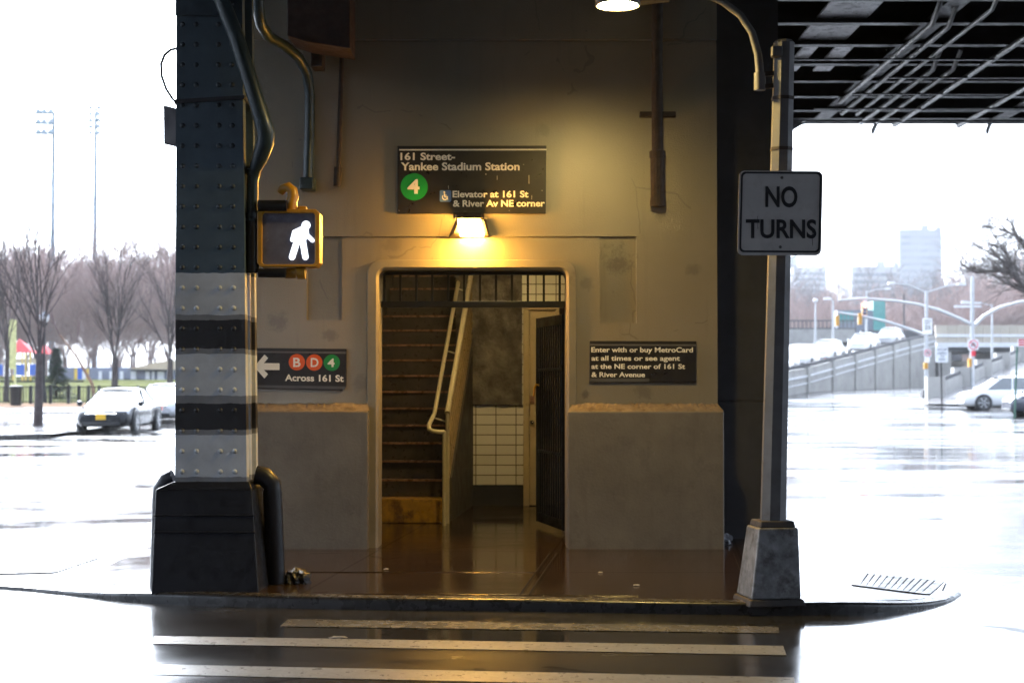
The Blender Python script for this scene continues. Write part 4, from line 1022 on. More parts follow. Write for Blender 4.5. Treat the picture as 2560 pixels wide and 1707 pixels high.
SLE = emit('lit_sodium_lens', (1.0, .71, .23), 118)
m = MB(); c = dp(1419, 8, YA); rx = abs(dp(1470, 0, YA).x - c.x)
vs, fs = [], []
N1, N2 = 16, 5
for j in range(N2 + 1):
    t = .45 + (math.pi / 2 - .45) * j / N2
    for k in range(N1):
        q = 2 * math.pi * k / N1; vs.append((c.x + rx * math.cos(q) * math.cos(t), YA + .13 * math.sin(q) * math.cos(t), c.z + .012 - .040 * math.sin(t)))
for j in range(N2):
    for k in range(N1): fs.append((j * N1 + k, j * N1 + (k + 1) % N1, (j + 1) * N1 + (k + 1) % N1, (j + 1) * N1 + k)[::-1])
m.add(vs, fs, smooth=True); m.build('lens', SLE, LM)
m = MB(); m.lathe([(rx * 1.0, .05), (rx * 1.0, -.022), (rx * .96, -.022), (rx * .96, .04)], (c.x, YA, c.z), 'z', 20); m.build('skirt', M['galv'], LM)

# NO TURNS sign
YS = 10.86
def f6(x, y, Y=YS): return at(1750 + x / 5.2257, 400 + y / 5.2257, Y)
NS = thing('traffic_sign', 'white square traffic sign reading NO TURNS on the leaning lamp post', 'traffic sign', f6(1060, 690))
U = (f6(1603, 158) - f6(530, 152)); Vv = f6(505, 1240) - f6(530, 152)
def sp(u, v, lift=0): p = f6(512, 140) + U * u * 1.02 + Vv * v; return Vector((p.x, YS - lift, p.z))
def rr_poly(u0, u1, v0, v1, r, lift, n=5):
    out = []
    for (cu, cv, t0) in ((u1 - r, v0 + r, 0), (u0 + r, v0 + r, 90), (u0 + r, v1 - r, 180), (u1 - r, v1 - r, 270)):
        for k in range(n + 1): t = R(t0 + 90 * k / n); out.append(sp(cu + r * math.cos(t), cv - r * math.sin(t), lift))
    return out
m = MB(); o_ = rr_poly(0, 1, 0, 1.015, .07, 0)[::-1]; n_ = len(o_)
m.add(o_ + [p + Vector((0, .004, 0)) for p in o_], [tuple(range(n_))[::-1], tuple(range(n_, 2 * n_))] + [(i, (i + 1) % n_, (i + 1) % n_ + n_, i + n_) for i in range(n_)]); m.build('sign_plate', M['signwhite'], NS, fixn=True)
m = MB(); a = rr_poly(.022, .985, .012, .98, .055, .002); b = rr_poly(.045, .962, .036, .957, .045, .002); n_ = len(a)
m.add(a + b, [(i, (i + 1) % n_, n_ + (i + 1) % n_, n_ + i) for i in range(n_)]); m.build('border', M['signink'], NS, fixn=True)
for txt, x0, x1, tp, bs in (('NO', 852, 1272, 345, 617), ('TURNS', 596, 1520, 776, 1022)):
    m = MB(); lettering(m, txt, f6(x0, bs), f6(x1, bs + 4), f6(x0 + 1, tp), .026, lift=.001); m.build('lettering', M['signink'], NS)
for x, y in ((1070, 232), (1048, 1137)):
    m = MB(); p = f6(x, y); m.dome((p.x, YS - .001, p.z), .011, (0, -1, 0), 8); m.build('bolt', M['galv'], NS)
m = MB(); p, q = f6(750, 735), f6(752, 900); m.add([(p.x, YS - .0025, p.z), (p.x + .003, YS - .0025, p.z), (q.x + .003, YS - .0025, q.z), (q.x, YS - .0025, q.z)], [(0, 1, 2, 3)])
p, q = f6(1460, 930), f6(1466, 1120); m.add([(p.x, YS - .0032, p.z), (p.x + .004, YS - .0032, p.z), (q.x + .003, YS - .0032, q.z), (q.x, YS - .0032, q.z)], [(0, 1, 2, 3)]); m.build('scratches', M['signink'], NS)
m = MB(); m.box(f6(980, 700).x, f6(1120, 700).x, YS + .005, YS + .06, f6(1000, 1100).z, f6(1000, 300).z); m.build('mounting_bracket', M['galv'], NS)

# ------------------------------------------------------------------ litter on the pavement
rng = random.Random(3)
def lump(name, label, cat, c, sx_, sy_, sz_, mtl, seed, sub=2, rough=.35):
    bm = bmesh.new(); bmesh.ops.create_icosphere(bm, subdivisions=sub, radius=1); r = random.Random(seed)
    for v in bm.verts:
        k = 1 + r.uniform(-rough, rough); v.co = Vector((v.co.x * sx_ * k, v.co.y * sy_ * k, max(-.2, v.co.z) * sz_ * k))
    me = bpy.data.meshes.new(name); bm.to_mesh(me); bm.free(); me.materials.append(mtl)
    o = bpy.data.objects.new(name, me); COL.objects.link(o); o.location = c; return tag(o, label, cat)
p = dp(684, 1332, 11.95); lump('plastic_bag', 'crumpled wet black plastic bag on the pavement beside the bumper pipe', 'bag', (p.x, 11.95, SW + .02), .10, .09, .095, M['bag'], 3, 3, .16)
p = dp(1668, 1222, 14.9); lump('rubble_stone', 'larger grey stone in the dark corner behind the lamp post', 'stone', (p.x, 15.05, SW + .02), .07, .06, .06, M['rock'], 5)
p = dp(1672, 1238, 14.6); lump('rubble_stone', 'smaller grey stone in front of the larger one behind the lamp post', 'stone', (p.x, 14.75, SW + .015), .05, .05, .04, M['rock'], 9)
for k, (x, y, lab) in enumerate(((887, 1308, 'pale scrap of litter on the pavement left of the doorway'), (1380, 1316, 'small pale litter ball on the pavement right of the doorway'), (1462, 1345, 'pale flat scrap of litter near the kerb on the right'))):
    pz = at(x / .91875, y / .91875, 10); k_ = (CAMZ - SW) / (CAMZ - pz.z)
    lump('litter_scrap', lab, 'litter', (pz.x * k_, 10 * k_, SW + .006), .02, .014, .008, M['litter'], 20 + k, 2, .4)
pz = road_at(775 / .91875, 1466 / .91875); lump('litter_scrap', 'white paper scrap on the road beside the crosswalk bar', 'litter', (pz[0], pz[1], .006), .05, .03, .01, M['litter'], 31, 2, .4)

# ------------------------------------------------------------------ elevated structure overhead
EV = thing('elevated_structure', 'black steel underside of the elevated railway deck overhead', 'elevated railway', (5, 20, 7.2))
ZB = 7.15; EX0, EX1, EY0, EY1 = -3.4, 17.0, -50.0, 33.6
m = MB(); m.box(EX0, EX1, EY0, EY1, 8.05, 8.35); m.box(-13, EX0, EY0, 21.0, 8.05, 8.35); m.build('deck_slab', M['deck'], EV)  # left wing and rear reach are out of view, extended to block sky light
yk = EY1 - .2; k = 0
while yk > EY0:
    m = MB(); zb = ZB + (.0 if k else .1)
    m.box(EX0 + .3, EX1 - .3, yk - .012, yk + .012, zb + .02, 8.05); m.box(EX0 + .3, EX1 - .3, yk - .09, yk + .09, zb, zb + .022)
    m.build('floor_beam', M['deckgloss'], EV); yk -= 1.55; k += 1
for x, ye in ((EX0 + .15, EY1 - .4), (EX1 - .15, EY1 - .4), (6.6, EY1 - .4), (10.4, EY1 - .4), (-12.8, 20.9), (-8, 20.9)):
    m = MB(); m.box(x - .012, x + .012, EY0, ye, 7.25, 8.06); m.box(x - .16, x + .16, EY0, ye, 7.22, 7.25) ; m.build('girder', M['deck'], EV)
m = MB()
for x0, x1, y0, y1 in ((4.72, 5.5, 19, 25.9), (4.9, 5.15, 26.1, 28.2), (5.45, 5.75, 26.1, 28.2)): m.box(x0, x1, y0, y1, 7.24, 7.27)
m.build('soffit_panel', M['pale'], EV)
rng = random.Random(12)
for x, z, y0, y1, r in ((6.35, 7.02, 23.0, 30.5, .045), (6.65, 7.02, 23.2, 31.8, .04), (6.95, 7.0, 22.0, 31.8, .035), (7.3, 7.03, 26.5, 33, .045), (7.65, 7.03, 26.5, 33, .04), (8.0, 6.98, 18, 33, .05),
                        (9.4, 7.0, 16, 33.2, .05), (10.0, 6.98, 24, 30, .10), (11.2, 7.0, 26, 33.3, .045), (12.6, 7.0, 18, 33.3, .06)):
    m = MB(); m.tube([(x, y0, z + .25), (x, y0 + .5, z), (x, y1 - .4, z), (x + .1, y1, z + .1)], r, 8); m.build('conduit', M['conduit'], EV)
for yk, x0, x1 in ((30.4, 5.9, 14.5), (28.85, 6.3, 9.2), (27.3, 6.6, 9), (25.75, 4.6, 16), (31.9, 6, 16)):
    m = MB(); m.box(x0, x1, yk - .03, yk + .03, 6.93, 6.96); m.build('hanger_rail', M['conduit'], EV)
# cable bundle along the far edge, bending down at the left
for k in range(7):
    m = MB(); z = 7.56 - .052 * k; r0 = .55 + .05 * k; y = 33.5 + .03 * k
    xc = 5.88 - .03 * k
    pts = [(16.5, y, z + .35), (14.2, y, z + .1), (12.2, y, z)] + [(11 - q, y, z) for q in range(0, 5)]
    for t in (0, 20, 40, 60, 75, 90): pts.append((xc + r0 - r0 * math.sin(R(t)), y, z - r0 + r0 * math.cos(R(t))))
    pts.append((xc, y, 4.0)); m.tube(pts, .03, 8); m.build('edge_cable', M['cable'], EV)
for x in (8.05, 10.5):
    m = MB(); m.beam((x, 33.9, 7.5), (x - .35, 33.3, 6.95), .05, .09); m.build('cable_bracket', M['conduit'], EV)
# far column behind the lamp post and matching column at the rear
m = MB(); m.box(6.4, EX1, 33.85, 33.9, 7.22, 8.05); m.build('edge_girder', M['conduit'], EV)
m = MB(); m.box(5.42, 5.80, 33.2, 33.6, 0, 8.05); m.build('far_column', M['deck'], EV)

# unseen station house behind the camera, added and widened to block sky light
m = MB(); m.box(-21, 45, -13, -12, -.02, 8.04); o = m.build('unseen_blocker_house', M['darkwall'], None); tag(o, 'unseen dark station house added across the street to block sky light', 'building')
# ------------------------------------------------------------------ bare trees
def seg_mesh(segs, n):
    A = np.array([s[0] for s in segs], float); Bq = np.array([s[1] for s in segs], float); ra = np.array([s[2] for s in segs]); rb = np.array([s[3] for s in segs])
    d = Bq - A; d /= np.maximum(np.linalg.norm(d, axis=1, keepdims=True), 1e-9)
    ref = np.where(np.abs(d[:, 2:3]) < .9, np.array([[0, 0, 1.]]), np.array([[0, 1., 0]]))
    a = np.cross(d, ref); a /= np.linalg.norm(a, axis=1, keepdims=True); b = np.cross(d, a)
    V = np.zeros((len(segs), 2, n, 3))
    for k in range(n):
        t = 2 * math.pi * k / n; off = a * math.cos(t) + b * math.sin(t)
        V[:, 0, k] = A + off * ra[:, None]; V[:, 1, k] = Bq + off * rb[:, None]
    base = np.arange(len(segs))[:, None] * 2 * n; F = []
    for k in range(n):
        l = (k + 1) % n; F.append(np.concatenate([base + k, base + l, base + n + l, base + n + k], axis=1))
    return V.reshape(-1, 3), np.concatenate(F)
def grow(rng, p, d, L, r, lev, maxlev, segs, spread, upb, fork=(3, 5)):
    n = 4 if lev < 2 else 3; pts = [p]; q = Vector(p); dd = Vector(d)
    for i in range(n):
        dd = (dd + Vector((rng.gauss(0, .09), rng.gauss(0, .09), rng.gauss(0, .06) + upb))).normalized()
        q2 = q + dd * (L / n); r0, r1 = r * (1 - .6 * i / n), r * (1 - .6 * (i + 1) / n)
        segs.append((tuple(q), tuple(q2), r0, r1, lev)); q = q2
        if lev < maxlev and (i > 0 or lev > 0):
            for _ in range(rng.randint(*fork) if lev < maxlev - 1 else rng.randint(2, 4)):
                ax = dd.orthogonal().normalized(); ax.rotate(Matrix.Rotation(rng.uniform(0, 6.283), 3, dd))
                nd = dd.copy(); nd.rotate(Matrix.Rotation(rng.uniform(spread * .6, spread * 1.3), 3, ax))
                nd = (nd + Vector((0, 0, upb * 1.5))).normalized()
                grow(rng, q, nd, L * rng.uniform(.38, .62), r1 * .62, lev + 1, maxlev, segs, spread, upb, fork)
def vase_tree(seed, H, rt, hf=.36, nl=8, spread=.42, lev=3, lean=.36):
    rng = random.Random(seed); segs = []; h0 = H * hf
    trunk = [((0, 0, -.15), (0, 0, .25), rt * 1.5, rt * 1.05, 0), ((0, 0, .25), (.02, 0, h0 * .6), rt * 1.05, rt * .92, 0), ((.02, 0, h0 * .6), (.03, .02, h0 * 1.05), rt * .92, rt * .8, 0)]
    for k in range(nl):
        t = 6.283 * k / nl + rng.uniform(-.3, .3); an = rng.uniform(lean * .45, lean * 1.15) if k else .05
        d = Vector((math.cos(t) * math.sin(an), math.sin(t) * math.sin(an), math.cos(an)))
        grow(rng, Vector((.03, .02, h0 * rng.uniform(.85, 1.1))), d, (H - h0) * rng.uniform(.75, 1.0), rt * .30, 1, lev, segs, spread, .03, (1, 2))
    return trunk, segs
def place_tree(name, label, loc, trunk, segs, mt, mc, group=None):
    r = thing(name, label, 'tree', loc, 0, group, local=True)
    V, F = seg_mesh(trunk, 8); raw_mesh('trunk', V, F, mt, r, True)
    V, F = seg_mesh(segs, 3); raw_mesh('crown', V, F, mc, r)
    return r
for (px, Y, tp, seed, lab, rt) in ((96, 52, 530, 11, 'nearest bare street tree standing left of the black car', .15), (286, 75, 640, 14, 'bare street tree rising straight behind the black car', .17), (424, 78, 662, 17, 'bare street tree half hidden by the striped column', .16), (16, 74, 560, 19, 'bare tree at the far left edge of the photo', .13)):
    g = at(px, 957, Y); z0 = gz(g.x, Y); H = (at(px, tp, Y).z - z0) * .98
    t_, s_ = vase_tree(seed, H, rt, hf=.34 if Y < 60 else .30, lev=4, nl=7, lean=.34)
    place_tree('bare_tree', lab, (g.x, Y, z0), t_, s_, M['bark'], M['bark'], 'bare street trees along the left pavement')
# orange-barked leaning sapling
g = at(238, 957, 76); z0 = gz(g.x, 76)
t_ = [((0, 0, -.1), (-.15, 0, .9), .09, .08, 0), ((-.15, 0, .9), (-.9, 0, 2.2), .08, .055, 0), ((-.9, 0, 2.2), (-1.75, 0, 3.3), .055, .035, 0)]
s_ = []; rg = random.Random(5); grow(rg, Vector((-.9, 0, 2.2)), Vector((.1, 0, 1)), 1.6, .03, 1, 3, s_, .5, .03, (1, 2)); grow(rg, Vector((-1.75, 0, 3.3)), Vector((-.5, 0, 1)), 1.4, .03, 1, 3, s_, .5, .03, (1, 2))
place_tree('leaning_tree', 'leaning orange brown bare tree behind the black fence', (g.x, 76, z0), t_, s_, mat('orange_bark', (.22, .12, .075), .8), M['twig'])
# the large tree reaching in at the right edge
g = at(2700, 957, 66); z0 = gz(g.x, 66)
def rel(px, py, Y=66): p = at(px, py, Y); return (p.x - g.x, p.y - 66, p.z - z0)
t_ = [((0, 0, -.1), (0, 0, 2.5), .35, .28, 0), ((0, 0, 2.5), (-.3, 0, 3.6), .28, .24, 0)]
s_ = []
limbs = [[(2690, 790), (2600, 745), (2555, 712), (2525, 685), (2490, 676), (2440, 681), (2415, 668), (2398, 655)], [(2600, 745), (2560, 690), (2525, 650), (2505, 622), (2480, 610)],
         [(2620, 730), (2570, 610), (2530, 585), (2500, 572), (2485, 565)], [(2555, 712), (2520, 660), (2490, 640), (2465, 628)], [(2640, 720), (2575, 640), (2548, 600), (2530, 560), (2515, 548)], [(2600, 760), (2565, 735), (2530, 715), (2500, 700)]]
rg = random.Random(21)
for li, L in enumerate(limbs):
    n = len(L)
    for k in range(n - 1):
        r0 = (.15 if li == 0 else .075) * (1 - k / n) + .034; r1 = (.15 if li == 0 else .075) * (1 - (k + 1) / n) + .034
        a = Vector(rel(*L[k])) + Vector((0, rg.uniform(-.3, .3) if k else 0, 0)); b = Vector(rel(*L[k + 1]))
        s_.append((tuple(rel(*L[k])), tuple(b), r0 * .72, r1 * .72, 1))
        for _ in range(5):
            d = ((b - Vector(rel(*L[k]))).normalized() + Vector((rg.gauss(0, .5), rg.gauss(0, .5), rg.gauss(.15, .5)))).normalized()
            grow(rg, Vector(rel(*L[k])).lerp(b, rg.random()), d, rg.uniform(.6, 1.6), r1 * .36 + .004, 2, 4, s_, .6, .02, (1, 2))
place_tree('bare_tree', 'large bare tree reaching crooked branches in from the right edge', (g.x, 66, z0), t_, s_, M['bark'], mat('pale_wet_bark', (.17, .15, .14), .7, spec=.1))

# woodland masses far off: many small bare trees in one object
def woodland(name, mtl, spots, seed, hs, protos=4, lev=4):
    rng = random.Random(seed); base = []
    for k in range(protos):
        t_, s_ = vase_tree(seed * 10 + k, 10, .16, hf=.16, nl=9, spread=.5, lev=lev, lean=.55)
        s_ = [(a, b, max(r0, .020), max(r1, .016), l) for a, b, r0, r1, l in s_]
        base.append(seg_mesh(t_ + s_, 3))
    VV, FF, off = [], [], 0
    for (x, y) in spots:
        V, F = base[rng.randrange(protos)]; h = hs(x, y) * rng.uniform(.82, 1.12) / 10; t = rng.uniform(0, 6.28); c, s = math.cos(t), math.sin(t)
        wf = rng.uniform(1.0, 1.35) * h
        W = np.stack([(V[:, 0] * c - V[:, 1] * s) * wf + x, (V[:, 0] * s + V[:, 1] * c) * wf + y, V[:, 2] * h + gz(x, y)], 1)
        VV.append(W); FF.append(F + off); off += len(V)
    o = raw_mesh(name, np.concatenate(VV), np.concatenate(FF), mtl); return tag(o, kind='stuff')
rng = random.Random(2)
sp_ = []
for row, Y in enumerate((128, 138, 150, 163, 178)):
    x = -.345 * Y
    while x < -.195 * Y: sp_.append((x + rng.uniform(-1, 1), Y + rng.uniform(-4, 4))); x += rng.uniform(2.4, 3.8)
woodland('bare_woodland', M['woodr'], sp_, 3, lambda x, y: 8.3 * y / 150)
sp_ = []
for Y in (235, 255, 280):
    x = .17 * Y
    while x < .345 * Y: sp_.append((x + rng.uniform(-1, 1), Y + rng.uniform(-6, 6))); x += rng.uniform(3.0, 5.0)
woodland('bare_woodland', M['woodr'], sp_, 5, lambda x, y: (8.8 + 3.4 * float(sstep(.26, .33, x / y))) * y / 235)
sp_ = []
for Y in (330, 380):
    x = .17 * Y
    while x < .345 * Y: sp_.append((x + rng.uniform(-2, 2), Y + rng.uniform(-8, 8))); x += rng.uniform(5, 8)
woodland('bare_woodland', M['woodg'], sp_, 7, lambda x, y: (16.5 + 5 * float(sstep(.27, .33, x / y))) * y / 350)

# ------------------------------------------------------------------ left: plaza, fence, park
def strip_sheet(name, xs, yf0, yf1, ny, mtl, lift):
    V = []; F = []; nx = len(xs)
    for j in range(ny + 1):
        for x in xs:
            y = yf0(x) + (yf1(x) - yf0(x)) * j / ny; V.append((x, y, gz(x, y) + lift))
    for j in range(ny):
        for i in range(nx - 1): F.append((j * nx + i, j * nx + i + 1, (j + 1) * nx + i + 1, (j + 1) * nx + i))
    return tag(raw_mesh(name, np.array(V), np.array(F), mtl, smooth=True), kind='structure')
kline = lambda x: 43.9 + (x + 14.3) * 1.75 if x > -14.3 else 43.9 + (x + 14.3) * .15
pxs = [-60, -40, -30, -25, -20, -17, -14.3, -13.4]
strip_sheet('plaza_pavement', pxs, lambda x: kline(x), lambda x: 67, 8, M['plaza'], .12)
m = MB()
for a, b in zip(pxs[:-1], pxs[1:]):
    y0, y1 = kline(a), kline(b); m.add([(a, y0, 0), (b, y1, 0), (b, y1, .135), (a, y0, .135), (b, y1 + .15, .135), (a, y0 + .15, .135)], [(0, 1, 2, 3), (3, 2, 4, 5)])
tag(m.build('kerb', M['kerbsteel']), 'dark kerb along the pale plaza beyond the road on the left', 'kerb')
strip_sheet('leaf_litter', [-60, -40, -30, -20, -14, -10], lambda x: 67, lambda x: 72, 3, M['dirt'], .13)
strip_sheet('lawn', [-70, -50, -40, -30, -20, -10], lambda x: 72, lambda x: 135, 8, M['lawn'], .13)
FN = thing('iron_fence', 'black iron railing fence along the edge of the park lawn', 'fence', (-22, 71, gz(-22, 71)))
m = MB(); x = -34.0
while x < -10.5: z = gz(x, 71) + .1; m.box(x - .012, x + .012, 70.99, 71.01, z, z + .82); x += .13
for zz in (.12, .78): m.box(-34, -10.5, 70.985, 71.015, gz(-20, 71) + .1 + zz - .02, gz(-20, 71) + .1 + zz + .02)
m.build('railings', M['black'], FN)
for px in (30, 78, 127, 172, 197, 222, 248, 300, 345, 395):
    p = at(px, 957, 71); m = MB(); m.box(p.x - .06, p.x + .06, 70.93, 71.07, gz(p.x, 71), gz(p.x, 71) + .95); m.build('fence_post', M['black'], FN)
# litter bin
p = at(40, 957, 69); z0 = gz(p.x, 69) + .12
TB = thing('litter_bin', 'black slatted litter bin by the park fence', 'litter bin', (p.x, 69, z0))
m = MB(); m.lathe([(.22, 0), (.25, .1), (.27, .75), (.29, .8), (.29, .86), (.2, .88), (.19, .8)], (p.x, 69, z0), 'z', 14); m.build('bin_body', M['black'], TB)
m = MB(); m.tube([(p.x + .28, 69, z0 + .1), (p.x + .34, 69, z0 + .2), (p.x + .34, 69, z0 + .7), (p.x + .28, 69, z0 + .8)], .025, 6); m.build('bin_handle', M['black'], TB)
# park lamp
p = at(110, 957, 72.5); z0 = gz(p.x, 72.5)
PLP = thing('park_lamp', 'black park lamp post with a pale lantern top beside the nearest bare tree', 'lamp post', (p.x, 72.5, z0))
zt_ = at(110, 812, 72.5).z
m = MB(); m.lathe([(.16, 0), (.14, .5), (.075, .7), (.06, 1.2), (.05, zt_ - z0)], (p.x, 72.5, z0), 'z', 10); m.build('post', M['black'], PLP)
m = MB(); m.lathe([(.06, -.1), (.12, 0), (.15, .08), (.1, .12)], (p.x, 72.5, zt_), 'z', 12); m.build('lantern_base', M['black'], PLP)
m = MB(); m.lathe([(.10, .12), (.2, .2), (.22, .3), (.2, .42)], (p.x, 72.5, zt_), 'z', 12); m.build('lantern', M['lampoff'], PLP)
m = MB(); m.lathe([(.26, .40), (.22, .46), (.1, .52), (.03, .62)], (p.x, 72.5, zt_), 'z', 12); m.build('lantern_cap', M['bluegrey'], PLP)
# banner
p = at(37.5, 957, 84); z0 = gz(p.x, 84)
BN = thing('banner_post', 'pale yellow vertical banner on a post at the far left', 'banner', (p.x, 84, z0))
m = MB(); m.tube([(p.x, 84, z0), (p.x, 84, at(37, 800, 84).z)], .06, 8); m.build('post', M['paleyellow'], BN)
a, b = at(21, 922, 84), at(36, 798, 84); m = MB(); m.prism_y(octo(a.x, b.x + .12, a.z, b.z, .12), 83.97, 84.0); m.build('banner', M['paleyellow'], BN)
# conifer
p = at(140, 957, 78); z0 = gz(p.x, 78)
CF = thing('conifer', 'small dark green conifer behind the park fence', 'tree', (p.x, 78, z0), 0, None, local=True)
m = MB(); m.tube([(0, 0, 0), (0, 0, 2.4)], [.07, .02], 6); m.build('trunk', M['bark'], CF)
rg = random.Random(6); m = MB(); Hc = at(130, 870, 78).z - z0
for k in range(3600):
    t = rg.random() ** .8; zz = .25 + (Hc - .25) * t; rad = (1 - t) * .95 * (.55 + .45 * abs(math.sin(t * 19))) + .03; an = rg.uniform(0, 6.28); rr_ = rad * rg.random() ** .45
    lean_ = .28 * (1 - t)
    c = Vector((math.cos(an) * rr_ + lean_ * rr_, math.sin(an) * rr_, zz - rr_ * .25)); d = Vector((math.cos(an), math.sin(an), rg.uniform(-.5, .2))).normalized() * rg.uniform(.18, .34); s = d.cross(Vector((0, 0, 1))).normalized() * .06
    m.add([c - s, c + d, c + s], [(0, 1, 2)])
m.build('crown', M['needle'], CF)
# playhouse
p = at(76, 957, 112); z0 = gz(p.x, 112)
PH = thing('playhouse', 'play structure with red pointed roofs, yellow posts and blue panels', 'playground', (p.x, 112, z0))
def ppx(px, py, Y=112): q = at(px, py, Y); return q.x, q.z
for cx_, tp, bt, hw in ((56, 846, 881, 22), (110, 853, 885, 14)):
    x, zt = ppx(cx_, tp); _, zb_ = ppx(cx_, bt); w_ = hw * 112 / FPX; m = MB()
    m.add([(x - w_, 111.2, zb_), (x + w_ * 1.4, 111.2, zb_), (x + w_ * 1.4, 112.8, zb_), (x - w_, 112.8, zb_), (x - w_ * .35, 112, zt)], [(0, 1, 4), (1, 2, 4), (2, 3, 4), (3, 0, 4), (3, 2, 1, 0)]); m.build('roof', M['red'], PH)
for px in (42, 64, 72, 84, 104, 118):
    x, zt = ppx(px, 882); m = MB(); m.tube([(x, 111.3, z0), (x, 111.3, zt)], .07, 6); m.build('post', M['yellowpl'], PH)
for a, b in ((0, 16), (43, 70), (83, 108)):
    x0, zt = ppx(a, 911); x1, zb_ = ppx(b, 938); m = MB(); m.box(x0, x1, 111.1, 111.2, zb_, zt); m.build('panel', M['blue'], PH)
x0, zt = ppx(42, 893); x1, zb_ = ppx(100, 908); m = MB(); m.box(x0, x1, 111.25, 112.6, zb_, zt - .1); m.build('platform', M['tan'], PH)
x0, zt = ppx(-20, 951); x1, zb_ = ppx(225, 957); m = MB(); m.box(x0, x1, 110.2, 110.4, zb_ - .2, zt); o = m.build('low_wall', M['black'], None); tag(o, 'low black edging wall in front of the playground', 'wall')
# pavilion
p = at(330, 957, 120); z0 = gz(p.x, 120) - .1
PVN = thing('park_pavilion', 'low park pavilion with white and blue panels under a tan roof behind the lawn', 'pavilion', (p.x, 120, z0))
def pq(px, py, Y=120): q = at(px, py, Y); return q.x, q.z
x0, zt = pq(135, 918); x1, zb_ = pq(437, 956); m = MB(); m.box(x0, x1, 120.4, 123, zb_ - .5, zt); m.build('wall', M['bluegrey'], PVN)
m = MB(); a, b, c_, d_ = pq(322, 922), pq(440, 924), pq(440, 900), pq(405, 904)
m.prism_y([a, b, c_, d_], 119.4, 123.4); m.build('roof', M['tan'], PVN)
for a, b, mt_ in ((184, 191, 'yellowpl'), (192, 203, 'blue'), (204, 212, 'white'), (214, 219, 'yellowpl'), (245, 252, 'white'), (272, 280, 'white'), (298, 306, 'white'), (325, 338, 'white'), (362, 372, 'white'), (378, 384, 'white'), (392, 408, 'white')):
    x0, zt = pq(a, 921 if mt_ != 'white' else 928); x1, zb_ = pq(b, 953); m = MB(); m.box(x0, x1, 120.2, 120.39, zb_, zt); m.build('panel', M[mt_], PVN)
# floodlight towers
M['mastgrey'] = mat('blue_grey_mast_steel', (.27, .33, .37), .6, spec=.2)
def flood(px, Y, tops, label, hx, wid):
    g = at(px, 957, Y); z0 = gz(g.x, Y); r = thing('floodlight_mast', label, 'floodlight', (g.x, Y, z0), 0, 'sports floodlight masts beyond the park')
    zt = at(px, tops[0], Y).z; m = MB(); m.tube([(g.x, Y, z0), (g.x, Y, zt)], [.30 * Y / 150, .16 * Y / 150], 8); m.build('mast', M['mastgrey'], r)
    for t in tops:
        z = at(px, t, Y).z; m = MB(); m.beam((g.x - wid, Y - .1, z), (g.x + wid * .2, Y - .1, z), .12, .12); m.build('cross_arm', M['mastgrey'], r)
        for q in hx:
            m = MB(); m.lathe([(.10, .5), (.2, .35), (.42, 0), (.38, -.06), (.1, -.1)], (g.x + q, Y - .4, z - .1), 'z', 10); m.build('lamp_head', M['mastgrey'], r)
flood(129, 150, (283, 309, 334), 'nearer floodlight mast with three tiers of lamps at the left', (-1.35, -.8, -.15), 1.5)
flood(235, 205, (272, 288, 303, 319, 335), 'farther thin floodlight mast with five tiers of lamps', (-.6, .5), .7)
m = MB(); a, b = at(-40, 356, 150), at(128, 311, 149.8)
m.tube([a.lerp(b, t / 6) - Vector((0, 0, 1.2 * math.sin(math.pi * t / 6))) for t in range(7)], .05, 5); o = m.build('overhead_wire', M['mastgrey'], None); tag(o, 'thin overhead wire running left from the floodlight mast', 'wire')

